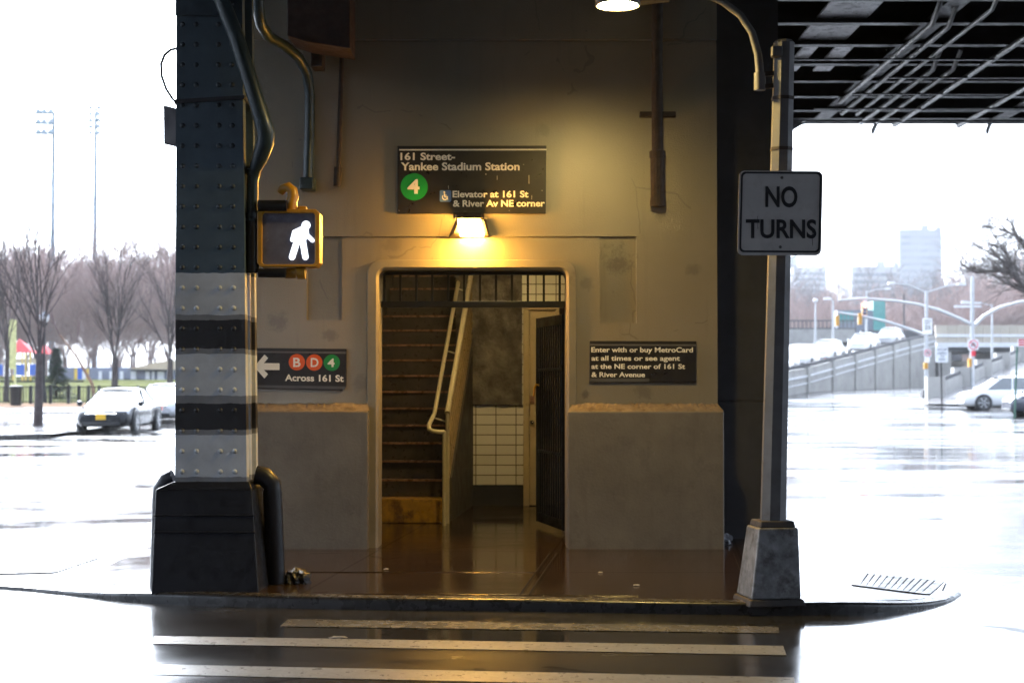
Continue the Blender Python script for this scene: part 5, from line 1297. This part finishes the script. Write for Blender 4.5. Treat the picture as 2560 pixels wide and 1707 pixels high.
# ------------------------------------------------------------------ cars
def make_car(name, label, loc, rz, paint, spec, group=None, front_plate=True):
    """local +x is forward; spec: sedan / suv / van proportions"""
    L, W, H, belt, hood, roof0, roof1, ws0, rw0, wr, gc = spec
    r = thing(name, label, 'car', loc, rz, group, local=True)
    h = W / 2
    # body loft: stations from rear to front: x, shoulder z, half width, low z
    St = [(-L / 2, belt * .72, h * .80, .34), (-L / 2 + .06, belt * .93, h * .90, .26), (-L / 2 + .45, belt * 1.0, h * .97, .22), (rw0 - .1, belt, h * .99, .20), (-.3, belt * .985, h, .20), (ws0 - .25, belt * .96, h, .20),
          (ws0 + .15, belt * .95, h * .99, .20), (L / 2 - .75, hood, h * .97, .20), (L / 2 - .30, hood * .92, h * .92, .21), (L / 2 - .08, hood * .82, h * .82, .24), (L / 2, hood * .66, h * .74, .30)]
    m = MB(); ring = 0; vs = []
    for x, zt, hw, zl in St:
        half = [(0, zl), (hw * .86, zl), (hw * .97, zl + .10), (hw, zl + (zt - zl) * .50), (hw * .975, zt - .10), (hw * .90, zt - .015), (hw * .60, zt + .025), (0, zt + .035)]
        full = half + [(-y, z) for y, z in half[-2:0:-1]]; ring = len(full); vs += [(x, y, z) for y, z in full]
    fs = []
    for s in range(len(St) - 1):
        for k in range(ring): fs.append((s * ring + k, s * ring + (k + 1) % ring, (s + 1) * ring + (k + 1) % ring, (s + 1) * ring + k))
    m.add(vs, fs, smooth=True); m.add(vs[:ring], [tuple(range(ring))[::-1]]); m.add(vs[-ring:], [tuple(range(ring))])
    body = m.build('body', paint, r, fixn=True)
    # cabin: glass block, roof skin and pillars
    zb = belt * .965
    pts = [(rw0, zb, h * .84), (roof1, H - .045, h * .64), ((roof0 + roof1) / 2, H - .01, h * .655), (roof0, H - .04, h * .64), (ws0, zb, h * .86)]
    m = MB(); vs = [(x, -y, z) for x, z, y in pts] + [(x, y, z) for x, z, y in pts]
    m.add(vs, [(0, 1, 2, 3, 4), (9, 8, 7, 6, 5), (0, 5, 6, 1), (1, 6, 7, 2), (2, 7, 8, 3), (3, 8, 9, 4)]); m.build('windows', M['glass'], r, fixn=True)
    m = MB(); vs = []
    for x, z, y in ((roof1 - .14, H - .05, h * .655), (roof1 + .25, H - .012, h * .672), ((roof0 + roof1) / 2, H + .008, h * .68), (roof0 - .25, H - .008, h * .672), (roof0 + .10, H - .045, h * .655)):
        vs += [(x, -y, z - .03), (x, -y * .8, z + .01), (x, 0, z + .022), (x, y * .8, z + .01), (x, y, z - .03)]
    m.add(vs, [(5 * a + b, 5 * a + b + 1, 5 * a + b + 6, 5 * a + b + 5) for a in range(4) for b in range(4)], smooth=True); m.build('roof', paint, r, fixn=True)
    for s in (-1, 1):
        for (x0, z0, y0), (x1, z1, y1), wd in (((ws0 + .02, zb, h * .87), (roof0, H - .05, h * .655), .07), ((rw0 - .02, zb, h * .85), (roof1, H - .05, h * .655), .14), ((-.12, zb, h * .86), (-.18, H - .05, h * .665), .08)):
            m = MB(); m.beam((x0, s * y0, z0 - .04), (x1, s * y1, z1), wd, .04, up=(0, s, .3)); m.build('pillar', paint, r)
    ax = (L / 2 - .93, -L / 2 + .98)
    for x in ax:
        for s in (-1, 1):
            yo = s * (h - .02)
            m = MB(); m.lathe([(wr + .07, 0), (wr + .07, s * .035), (wr + .03, s * .042)], (x, s * (h - .03), wr + .01), 'y', 22); m.build('wheel_arch', M['tyre'], r)
            m = MB(); m.lathe([(wr - .07, s * .0), (wr - .01, s * .0), (wr, s * -.03), (wr, s * -.17), (wr - .06, s * -.2)], (x, s * (h + .025), wr), 'y', 24, caps=False); t = m.build('tyre', M['tyre'], r, fixn=True)
            m = MB(); m.lathe([(wr - .075, s * -.03), (wr - .09, s * .0), (wr - .12, s * -.035), (.05, s * -.035), (.03, s * -.01)], (x, s * (h + .022), wr), 'y', 20)
            for k in range(6):
                q = k * math.pi / 3; d = Vector((math.cos(q), 0, math.sin(q))); c = Vector((x, s * (h + .006), wr)); m.beam(c + d * .05, c + d * (wr - .10), .055, .02, up=(0, 1, 0))
            m.build('rim', M['rim'], t, fixn=True)
    for s in (-1, 1):
        m = MB(); y0, y1 = s * h * .56, s * h * .90; zc = hood * .86
        m.hexa([(L / 2 - .10, y0, zc - .07), (L / 2 - .26, y1, zc - .06), (L / 2 - .36, y1, zc - .03), (L / 2 - .2, y0, zc - .04)], [(L / 2 - .14, y0, zc + .05), (L / 2 - .31, y1, zc + .06), (L / 2 - .46, y1, zc + .07), (L / 2 - .26, y0, zc + .06)]); m.build('headlight', M['lampglass'], r, fixn=True)
        m = MB(); zc = belt * .80; m.box(-L / 2 - .005, -L / 2 + .20, s * h * .62, s * h * .93, zc - .08, zc + .07); m.build('tail_light', M['redlamp'], r)
        m = MB(); m.lathe([(.02, -.09), (.085, -.05), (.09, .05), (.04, .09)], (ws0 - .05, s * (h + .07), belt + .02), 'y', 8); m.build('mirror', paint, r)
    m = MB(); zc = hood * .70
    m.hexa([(L / 2 + .0, -h * .46, zc - .09), (L / 2 + .0, h * .46, zc - .09), (L / 2 - .1, h * .46, zc - .09), (L / 2 - .1, -h * .46, zc - .09)], [(L / 2 - .02, -h * .52, zc + .04), (L / 2 - .02, h * .52, zc + .04), (L / 2 - .12, h * .52, zc + .04), (L / 2 - .12, -h * .52, zc + .04)]); g_ = m.build('grille', M['tyre'], r, fixn=True)
    m = MB(); m.box(L / 2 - .03, L / 2 + .012, -h * .54, h * .54, zc + .045, zc + .085); m.build('chrome_bar', M['chrome'], g_, bevel=.01)
    m = MB(); m.box(L / 2 - .16, L / 2 + .02, -h * .66, h * .66, .25, .36); m.build('lower_intake', M['tyre'], r, bevel=.02)
    if front_plate:
        m = MB(); m.box(L / 2 + .013, L / 2 + .028, -.155, .155, .43, .585); m.build('number_plate', M['plate'], r)
    return r
#        L    W    H    belt  hood roof0 roof1 ws0  rw0  wheel
SEDAN = (4.9, 1.80, 1.40, .90, .78, .30, -.95, 1.38, -1.9, .33, 0)
SUV = (4.6, 1.83, 1.69, 1.06, .98, .35, -1.55, 1.28, -2.12, .37, 0)
VAN = (5.4, 2.0, 2.3, 1.25, 1.10, 1.1, -2.4, 1.7, -2.6, .36, 0)
pc = at(275, 957, 51)
make_car('parked_car', 'black sedan with a yellow number plate parked facing the camera on the left', (pc.x + .35, 51.0, gz(pc.x, 51)), R(-90), M['carblack'], SEDAN)
make_car('parked_car', 'silver car parked behind the black sedan and half hidden by the column', (pc.x + .45, 57.6, gz(pc.x, 57)), R(-90), M['carsilver'], SEDAN)
x_ = at(2401, 957, 80).x
make_car('white_suv', 'white sport utility car facing left at the right edge of the road', (x_ + 2.28, 80, gz(24, 80)), R(180), M['carwhite'], SUV, front_plate=False)
x_ = at(2509, 957, 70).x
make_car('dark_car', 'dark car cut off by the right edge with its front wheel showing', (x_ + 2.4, 70, gz(24, 70)), R(180), M['carblue'], SUV, front_plate=False)

# ------------------------------------------------------------------ right: ramps, bridge, masts
wA, wB = Vector((18.9, 100, 0)), Vector((33.3, 131, 0)); wd = (wB - wA).normalized(); wn = Vector((wd.y, -wd.x, 0))   # wn points right-front
def wl(s): return wA + wd * s
topf = lambda s: np.interp(s, [-12, 0, 34.2, 47], [1.9, 2.55, 5.08, 5.95])
RW = thing('retaining_wall', 'long pale concrete retaining wall rising along the far ramp', 'wall', (wA.x, wA.y, 1))
m = MB(); N = 24; s0, s1 = -12, 46.5
for k in range(N):
    a, b = s0 + (s1 - s0) * k / N, s0 + (s1 - s0) * (k + 1) / N; p, q = wl(a), wl(b); t = wn * -.5
    za, zb_ = topf(a), topf(b); m.hexa([(p.x, p.y, -.5), (q.x, q.y, -.5), (q.x + t.x, q.y + t.y, -.5), (p.x + t.x, p.y + t.y, -.5)], [(p.x, p.y, za), (q.x, q.y, zb_), (q.x + t.x, q.y + t.y, zb_), (p.x + t.x, p.y + t.y, za)])
m.build('wall_face', M['concrete'], RW)
m = MB()
for k in range(N):
    a, b = s0 + (s1 - s0) * k / N, s0 + (s1 - s0) * (k + 1) / N
    for off, hh, th in ((-.50, .10, .10), (-.95, .06, .06)):
        h1 = min(topf(a) + off, 99); p, q = wl(a) + wn * .04, wl(b) + wn * .04; m.beam((p.x, p.y, topf(a) + off), (q.x, q.y, topf(b) + off), .08, hh)
m.build('string_course', M['white'], RW)
for s in (-6.8, 0, 6.84, 13.7, 20.5, 27.4, 34.2, 41):
    p = wl(s); z = topf(s); m = MB(); t = wn * .12; u = wd * .3
    b4 = [(p + t - u), (p + t + u), (p - t * 4 + u), (p - t * 4 - u)]; m.hexa([(v.x, v.y, -.3) for v in b4], [(v.x, v.y, z + .08) for v in b4]); m.build('pilaster', M['concrete'], RW)
m = MB()
for k in range(N):
    a, b = s0 + (s1 - s0) * k / N, s0 + (s1 - s0) * (k + 1) / N; p, q = wl(a) - wn * .1, wl(b) - wn * .1
    m.beam((p.x, p.y, topf(a) + .16), (q.x, q.y, topf(b) + .16), .08, .26)
m.build('railing', M['darkconc'], RW)
# ramp road behind that wall
def ramp_surface(name, sa, sb, na, nb, zf, mtl, n=20):
    V, F = [], []
    for k in range(n + 1):
        s = sa + (sb - sa) * k / n
        for j in range(2): p = wl(s) + wn * (na if j == 0 else nb); V.append((p.x, p.y, zf(s)))
    for k in range(n): F.append((2 * k, 2 * k + 1, 2 * k + 3, 2 * k + 2))
    return tag(raw_mesh(name, np.array(V), np.array(F), mtl, smooth=True), kind='structure')
ramp_surface('ramp_road', -30, 60, -.6, -13, lambda s: topf(s) - .65, M['asphalt'])
pr0 = Vector((27.8, 97, 0)); 
sp0 = (pr0 - wA).dot(wd); np0 = (pr0 - wA).dot(wn)
rz2 = lambda s: float(np.interp(s, [-40, sp0 - 16, sp0, sp0 + 9.4, sp0 + 18.8, sp0 + 28, sp0 + 40], [.05, .35, 1.41, 2.04, 2.65, 3.3, 4.15]))
ramp_surface('ramp_road', sp0 - 14, sp0 + 46, np0, np0 + 13, rz2, M['plaza'])
PW2 = thing('ramp_parapet', 'low concrete parapet with posts climbing the right-hand ramp', 'wall', (pr0.x, pr0.y, 1))
m = MB(); sS, sE = sp0 - 9, sp0 + 40
for k in range(16):
    a, b = sS + (sE - sS) * k / 16, sS + (sE - sS) * (k + 1) / 16; p, q = wl(a) + wn * (np0 - .2), wl(b) + wn * (np0 - .2)
    m.hexa([(p.x, p.y, 0), (p.x + wn.x * .4, p.y + wn.y * .4, 0), (q.x + wn.x * .4, q.y + wn.y * .4, 0), (q.x, q.y, 0)], [(p.x, p.y, rz2(a) + .72), (p.x + wn.x * .4, p.y + wn.y * .4, rz2(a) + .72), (q.x + wn.x * .4, q.y + wn.y * .4, rz2(b) + .72), (q.x, q.y, rz2(b) + .72)])
m.build('parapet_wall', M['concrete'], PW2, fixn=True)
m = MB()
for k in range(16):
    a, b = sS + (sE - sS) * k / 16, sS + (sE - sS) * (k + 1) / 16; p, q = wl(a) + wn * np0, wl(b) + wn * np0; m.beam((p.x, p.y, rz2(a) + .85), (q.x, q.y, rz2(b) + .85), .1, .22)
m.build('railing', M['darkconc'], PW2)
for s in (sp0 - 9, sp0, sp0 + 9.4, sp0 + 18.8, sp0 + 28.2, sp0 + 37.6):
    p = wl(s) + wn * np0; m = MB(); m.box(p.x - .5, p.x + .5, p.y - .35, p.y + .35, 0, rz2(s) + 1.15); m.build('pier', M['concrete'], PW2)
# overpass
YO = 143
OB = thing('overpass_bridge', 'tan concrete overpass with a panelled parapet above a dark underpass', 'bridge', (45, YO, 1))
def po(px, py, Y=YO): q = at(px, py, Y); return q.x, q.z
x0, zt = po(2338, 813); x1, zb_ = po(2640, 866); 
_, zl = po(2400, 880); _, zc1 = po(2400, 857); _, zc0 = po(2400, 868)
m = MB(); m.box(x0, x1, YO, YO + 12, zl, zc0); m.build('deck_beam', M['darkconc'], OB)
m = MB(); m.box(x0, x1, YO - .5, YO + 12, zc0, zc1); m.build('deck_edge', M['white'], OB)
m = MB(); m.box(x0, x1, YO - .1, YO + .2, zc1, zt); m.build('parapet', M['concrete2'], OB)
_, zm = po(2400, 839); m = MB(); m.box(x0, x1, YO - .25, YO - .12, zm - .12, zm + .12); m.build('parapet_rail', M['white'], OB)
for px in range(2372, 2640, 22):
    x, _ = po(px, 830); m = MB(); m.box(x - .1, x + .1, YO - .22, YO - .12, zc1, zt); m.build('parapet_post', M['concrete2'], OB)
m = MB(); xl_, _ = po(2338, 900); m.box(x0, xl_ + 1.2, YO - 1, YO + 12, 0, zl); xr_, _ = po(2520, 900); m.box(xr_, x1, YO - 1, YO + 12, 0, zl); m.build('abutment', M['concrete'], OB)
m = MB(); m.box(x0, x1, YO + 30, YO + 31, 0, zl + 3); m.build('underpass_wall', M['darkconc'], OB)
_, za = po(2400, 906); _, zb2 = po(2400, 898); m = MB(); m.box(x0 + 1, x1, YO + 12.5, YO + 13, zb2 - .5, zb2); m.build('underpass_beam', M['concrete'], OB)
# light grey bank wall and fence behind the ramp
m = MB(); a, b = at(1940, 880, 172), at(2137, 823, 172); m.box(a.x - 6, b.x, 172, 173, 0, b.z); o = m.build('bank_wall', M['concrete'], None); tag(o, 'pale grey bank wall behind the queue of cars on the ramp', 'wall')
m = MB(); a, b = at(1965, 823, 172.5), at(2140, 800, 172.5); x = a.x
while x < b.x: m.box(x - .05, x + .05, 172.4, 172.5, a.z - .3, b.z); x += .45
m.box(a.x, b.x, 172.35, 172.45, b.z - .15, b.z); m.box(a.x, b.x, 172.35, 172.45, a.z, a.z + .15); o = m.build('wall_fence', M['darkconc'], None); tag(o, 'dark railing fence on top of the pale bank wall', 'fence')
TP = thing('glazed_pavilion', 'teal glazed pavilion rising behind the traffic mast arms', 'building', at(2199, 832, 200))
a, b = at(2184, 838, 200), at(2213, 752, 200); m = MB(); m.box(a.x, b.x, 200, 203, 2, b.z); m.build('tower', M['teal'], TP)
a2, b2 = at(2095, 808, 200), at(2184, 775, 200); m = MB(); m.box(a2.x, b2.x, 200.2, 203, 2, b2.z); m.build('hall', M['facade1'], TP)
for k in range(4):
    p = at(2103 + k * 9, 790, 200); m = MB(); m.box(p.x - .14, p.x + .14, 200.05, 200.19, at(0, 805, 200).z, at(0, 780, 200).z); m.build('window', M['teal'], TP)
# cars queued on the ramp
ang = math.atan2(-wd.y, -wd.x)
first = None
lane = [(-4.5, -2.4, 'carwhite', SEDAN, 'white car lowest in the queue on the far ramp'), (2.0, -2.5, 'carwhite', SUV, 'white car second in the queue on the far ramp'), (9.6, -2.6, 'carsilver', SEDAN, 'silver car with dark wheels third in the ramp queue'),
        (16.2, -2.6, 'carwhite', SUV, 'white sport utility car fourth in the ramp queue'), (27.6, -2.4, 'carwhite', SUV, 'white car on the ramp just right of the truck'), (38, -2.4, 'carsilver', SUV, 'silver car highest on the far ramp')]
for s, n_, pt, sp_c, lab in lane:
    p = wl(s) + wn * n_; make_car('queued_car', lab, (p.x, p.y, topf(s) - .64), ang, M[pt], sp_c, 'cars queued on the far ramp', False)
p = at(2164, 865, 215); z0 = p.z; ang_t = R(-98)
m = MB(); q = wl(46); m.hexa([(q.x - 9, q.y, 0), (q.x - .6, q.y, 0), (p.x + 5, 240, 0), (p.x - 5, 240, 0)], [(q.x - 9, q.y, topf(47) - .65), (q.x - .6, q.y, topf(47) - .65), (p.x + 5, 240, z0), (p.x - 5, 240, z0)]); o = m.build('upper_road', M['asphalt'], None); tag(o, kind='structure')
z0 -= .28
TK = thing('white_truck', 'tall white truck farther up the road behind the queued cars', 'truck', (p.x, p.y, z0), ang_t, None, local=True)
m = MB(); m.box(-3.2, .9, -1.1, 1.1, .9, 3.3); m.build('cargo_box', M['white2'], TK, bevel=.05)
m = MB(); m.prism_y([(1.0, .5), (2.9, .5), (2.9, 1.5), (2.3, 2.4), (1.0, 2.5)], -1.0, 1.0); m.build('cab', M['carwhite'], TK, bevel=.05)
m = MB(); m.hexa([(2.92, -.85, 1.5), (2.92, .85, 1.5), (2.88, .85, 1.5), (2.88, -.85, 1.5)], [(2.36, -.85, 2.3), (2.36, .85, 2.3), (2.32, .85, 2.3), (2.32, -.85, 2.3)]); m.build('windscreen', M['glass'], TK, fixn=True)
for x in (2.0, -2.2):
    for s in (-1, 1): m = MB(); m.lathe([(.2, s * .0), (.46, s * .0), (.48, s * -.04), (.48, s * -.28), (.2, s * -.28)], (x, s * 1.05, .48), 'y', 16); m.build('wheel', M['tyre'], TK, fixn=True)
p = wl(55) + wn * 3.5
make_car('underpass_car', 'white van driving in the dark underpass below the bridge', (p.x - 1.0, p.y - 3, 1.28), ang, M['carwhite'], VAN, None, False)

# masts, lamps and signs
def ptz(px, py, Y): return at(px, py, Y)
Ym = 97
SM = thing('signal_mast', 'pale signal mast with long curved arms to both sides and a red traffic light', 'signal mast', at(2430, 966, Ym))
m = MB(); m.tube([at(2430, 985, Ym), at(2431, 690, Ym)], [.16, .11], 10); m.build('mast', M['galvlight'], SM)
m = MB(); m.tube([at(2430, 812, Ym), at(2400, 797, Ym), at(2345, 774, Ym), at(2290, 760, Ym), at(2235, 752, Ym), at(2160, 746, Ym), at(2095, 751, Ym)], [.12, .11, .10, .09, .08, .07, .06], 8); m.build('left_arm', M['galvlight'], SM)
m = MB(); m.tube([at(2436, 814, Ym), at(2460, 790, Ym), at(2500, 768, Ym), at(2548, 755, Ym), at(2640, 745, Ym)], [.12, .11, .10, .08, .06], 8); m.build('right_arm', M['galvlight'], SM)
for py in (757, 766):
    a, b = at(2403 + (py - 757) * -2, py, Ym), at(2454, py, Ym); m = MB(); m.beam(a, b, .05, .13); m.build('street_plate', M['white'], SM)
m = MB(); a, b = at(2154.5, 788, Ym), at(2167, 757, Ym); m.box(a.x, b.x, Ym - .14, Ym + .1, a.z, b.z); hd = m.build('signal_head', M['yellow'], SM, bevel=.02)
for k, mt_ in enumerate(('redlight', 'lens_glow_tint', 'lens_glow_tint')):
    c = at(2161, 762.5 + 10 * k, Ym); m = MB(); m.lathe([(.135, 0), (.10, -.03), (.02, -.05)], (c.x, Ym - .145, c.z), 'y', 14); m.build('signal_lens', M[mt_], hd, fixn=True)
m = MB(); m.tube([at(2161, 748, Ym), at(2161, 758, Ym)], .04, 6); m.build('hanger', M['galvlight'], SM)
def round_sign(px, py, Y, w_, parent):
    c = at(px, py, Y); h = w_ / 2; m = MB(); m.prism_y(octo(c.x - h, c.x + h, c.z - h, c.z + h, h * .15), Y - .2, Y - .18); s = m.build('turn_sign', M['white'], parent)
    m = MB(); n = 24; vs = []
    for k in range(n):
        t = 2 * math.pi * k / n
        for q in (h * .72, h * .90): vs.append((c.x + q * math.cos(t), Y - .205, c.z + q * math.sin(t)))
    m.add(vs, [(2 * k, 2 * k + 1, (2 * k + 3) % (2 * n), (2 * k + 2) % (2 * n)) for k in range(n)]); m.beam((c.x - h * .55, Y - .208, c.z + h * .55), (c.x + h * .55, Y - .208, c.z - h * .55), .004, h * .16, up=(.7, 0, .7)); m.build('red_ring', M['signred'], s, fixn=True)
    m = MB(); m.tube([(c.x + h * .3, Y - .215, c.z - h * .45), (c.x + h * .3, Y - .215, c.z + h * .15), (c.x + h * .1, Y - .215, c.z + h * .38), (c.x - h * .15, Y - .215, c.z + h * .3), (c.x - h * .25, Y - .215, c.z - h * .1)], h * .09, 5)
    m.add([(c.x - h * .45, Y - .216, c.z - h * .05), (c.x - h * .05, Y - .216, c.z - h * .05), (c.x - h * .25, Y - .216, c.z - h * .4)], [(0, 1, 2)]); m.build('turn_arrow', M['signink'], s)
round_sign(2431, 862, Ym, .66, SM)
a, b = at(2426, 890, Ym), at(2437, 877, Ym); m = MB(); m.box(a.x, b.x, Ym - .2, Ym - .17, a.z, b.z); m.build('red_plate', M['signred'], SM)
a, b = at(2420, 917, Ym), at(2427, 896, Ym); m = MB(); m.box(a.x, b.x, Ym - .2, Ym + .1, a.z, b.z); m.build('push_button_box', M['yellow'], SM)
Yn = 95
SM2 = thing('signal_mast', 'pale mast with twin lamp arms, a mast arm and a speed limit sign', 'signal mast', at(2316, 991, Yn))
m = MB(); m.tube([at(2316, 990, Yn), at(2316, 726, Yn)], [.14, .09], 10); m.build('mast', M['galvlight'], SM2)
p = at(2316, 990, Yn); m = MB(); z1 = at(2316, 974, Yn).z; m.hexa([(p.x - .33, Yn - .33, p.z), (p.x + .33, Yn - .33, p.z), (p.x + .33, Yn + .33, p.z), (p.x - .33, Yn + .33, p.z)], [(p.x - .27, Yn - .27, z1), (p.x + .27, Yn - .27, z1), (p.x + .27, Yn + .27, z1), (p.x - .27, Yn + .27, z1)]); m.build('base', M['darkconc'], SM2)
for a, b, c_ in (((2316, 731), (2270, 712), (2238, 708)), ((2316, 731), (2365, 715), (2395, 711))):
    m = MB(); m.tube([at(*a, Yn), at(*b, Yn), at(*c_, Yn)], .045, 6); ar_ = m.build('lamp_arm', M['galvlight'], SM2)
    e = at(*c_, Yn); sgn = -1 if c_[0] < 2316 else 1; m = MB(); m.box(e.x - .05, e.x + sgn * .45, Yn - .16, Yn + .16, e.z - .08, e.z + .08); m.build('lamp_head', M['lampoff'], ar_, bevel=.03)
m = MB(); m.tube([at(2312, 836, Yn), at(2280, 825, Yn), at(2220, 805, Yn), at(2160, 791, Yn), at(2092, 781, Yn)], [.10, .09, .08, .07, .06], 8); m.build('mast_arm', M['galvlight'], SM2)
for px, p0_, p1_ in ((2092, 789, 815), (2149, 783, 812)):
    a, b = at(px - 4, p1_, Yn), at(px + 5, p0_, Yn); m = MB(); m.box(a.x, b.x, Yn - .15, Yn + .12, a.z, b.z); m.build('signal_head', M['yellow'], SM2, bevel=.02)
a, b = at(2304.5, 836, Yn), at(2328, 796, Yn); m = MB(); m.prism_y(octo(a.x, b.x, a.z, b.z, .03), Yn - .22, Yn - .19); sg = m.build('speed_sign', M['white2'], SM2)
m = MB(); 
def far_text(txt, px0, px1, pt, pb, Y, lift=0):
    lettering(m, txt, at(px0, pb, Y), at(px1, pb, Y), at(px0, pt, Y), .02, lift=.23)
far_text('SPEED', 2308, 2325, 800, 804, Yn); far_text('LIMIT', 2309, 2324, 806, 810, Yn); far_text('25', 2309, 2324, 813.5, 824, Yn); m.build('sign_text', M['signink'], sg)
round_sign(2317, 882, Yn, .46, SM2)
a, b = at(2313, 906, Yn), at(2322, 893, Yn); m = MB(); m.box(a.x, b.x, Yn - .22, Yn - .19, a.z, b.z); m.build('white_plate', M['white2'], SM2)
a, b = at(2309, 922, Yn), at(2318, 906, Yn); m = MB(); m.box(a.x, b.x, Yn - .2, Yn + .1, a.z, b.z); m.build('walk_signal', M['yellow'], SM2)
# stop-here sign on its own post
Yq = 79
SSN = thing('stop_line_sign', 'white sign reading STOP HERE ON RED on a thin black post', 'road sign', at(2354, 1027, Yq))
m = MB(); m.tube([at(2355, 1026, Yq), at(2353, 906, Yq)], .04, 8); m.build('post', M['black'], SSN)
a, b = at(2338.5, 906, Yq), at(2369, 868, Yq); m = MB(); m.prism_y(octo(a.x, b.x, a.z, b.z, .03), Yq - .08, Yq - .05); sb = m.build('sign_plate', M['white2'], SSN)
m = MB()
for txt, t_, b_ in (('STOP', 871, 877.5), ('HERE', 880, 886), ('ON', 888, 893), ('RED', 895.5, 901)):
    w_ = {'STOP': 12, 'HERE': 11, 'ON': 5, 'RED': 8}[txt]; lettering(m, txt, at(2354 - w_, b_, Yq), at(2354 + w_, b_, Yq), at(2354 - w_, t_, Yq), .02, lift=.09)
m.build('sign_text', M['bluegrey'], sb)
# green post with a red parking sign
Yg = 66
GP = thing('parking_sign', 'red and white parking sign on a dark green post at the right edge', 'road sign', at(2538, 1047, Yg))
m = MB(); m.tube([at(2536.5, 1047, Yg), at(2543, 866, Yg)], [.045, .04], 6); m.build('post', M['greenpost'], GP)
a, b = at(2544, 866, Yg), at(2575, 847, Yg); m = MB(); m.box(a.x, b.x, Yg - .06, Yg - .04, a.z, b.z); pl = m.build('sign_plate', M['white2'], GP)
m = MB()
for t_, b_ in ((848, 852), (854, 858), (860, 864)): a, b = at(2545, b_, Yg), at(2574, t_, Yg); m.box(a.x, b.x, Yg - .064, Yg - .061, a.z, b.z)
m.build('red_bars', M['signred'], pl)
# lamp standards beyond the ramp
def standard(px, top_, bot, Y, arm, label):
    r = thing('lamp_standard', label, 'street light', at(px, bot, Y), 0, 'pale lamp standards along the far ramp'); m = MB(); m.tube([at(px, bot, Y), at(px, top_, Y)], [.12, .07], 8); m.build('pole', M['galvlight'], r)
    if arm:
        m = MB(); m.tube([at(px, top_ + 4, Y), at(px + arm * .5, top_ - 3, Y), at(px + arm, top_ - 5, Y)], .05, 6); m.build('arm', M['galvlight'], r)
        e = at(px + arm, top_ - 5, Y); sgn = 1 if arm > 0 else -1; m = MB(); m.box(e.x, e.x + sgn * .55, Y - .16, Y + .16, e.z - .07, e.z + .09); m.build('lamp_head', M['lampoff'], r, bevel=.03)
    else:
        e = at(px, top_, Y); m = MB(); m.lathe([(.05, -.1), (.22, .0), (.24, .15), (.08, .28)], e, 'z', 12); m.build('lamp_head', M['lampoff'], r)
standard(2038.5, 754, 890, 140, 0, 'globe topped lamp standard farthest left beyond the ramp')
standard(2082.5, 752, 905, 128, -6, 'lamp standard with a short left arm beyond the ramp')
standard(2166, 727, 830, 150, 46, 'lamp standard with a long right arm behind the red light')
standard(2480, 760, 900, 133, -60, 'lamp standard with a long left arm above the bridge')
m = MB(); m.tube([at(2260, 735, 160), at(2260, 850, 160)], .08, 6); o = m.build('utility_pole', M['darkconc'], None); tag(o, 'thin dark pole standing between the two signal masts', 'pole')

# ------------------------------------------------------------------ far buildings
def tower(name, label, px0, px1, top_, Y, dep, mtl, rows, cols):
    a, b = at(px0, 957, Y), at(px1, top_, Y); r = thing(name, label, 'building', ((a.x + b.x) / 2, Y, 0))
    m = MB(); m.box(a.x, b.x, Y, Y + dep, -1, b.z); m.build('block', mtl, r)
    m = MB(); zz = b.z - 3
    while zz > 8: m.box(a.x + 1, b.x - 1, Y - .15, Y - .02, zz - 1.5, zz); zz -= rows
    m.build('window_bands', M['winfar'], r)
    m = MB(); m.box(a.x + (b.x - a.x) * .55, a.x + (b.x - a.x) * .72, Y + 2, Y + dep - 2, b.z, b.z + 2.6); m.box(a.x + (b.x - a.x) * .9, b.x, Y + 1, Y + 5, b.z, b.z + 1.6); m.build('roof_plant', mtl, r)
tower('tower_block', 'tall slab tower fading into the haze beyond the traffic masts', 2251, 2354, 574, 780, 30, M['facade1'], 3.4, 6)
tower('apartment_block', 'lower pale apartment block left of the hazy tower', 2131, 2248, 666, 700, 25, M['facade2'], 3.2, 8)
tower('apartment_block', 'faint pale block just right of the lamp post in the haze', 1985, 2066, 668, 900, 25, M['facade2'], 3.3, 8)
tower('apartment_block', 'very faint block touching the lamp post in the haze', 1930, 1994, 640, 1050, 25, M['facade1'], 3.3, 8)

# ------------------------------------------------------------------ haze
m = MB(); m.box(-470, 470, -80, 1330, -2, 170); hz = m.build('haze', None) if False else None
hm = bpy.data.materials.new('pale_haze'); hm.use_nodes = True; hn = hm.node_tree; hn.nodes.clear()
ho = hn.nodes.new('ShaderNodeOutputMaterial'); pvn = hn.nodes.new('ShaderNodeVolumePrincipled')
pvn.inputs['Color'].default_value = (.93, .96, 1, 1); pvn.inputs['Density'].default_value = .00023; pvn.inputs['Anisotropy'].default_value = .2
hn.links.new(pvn.outputs[0], ho.inputs['Volume'])
hz = m.build('haze', hm); tag(hz, kind='stuff')
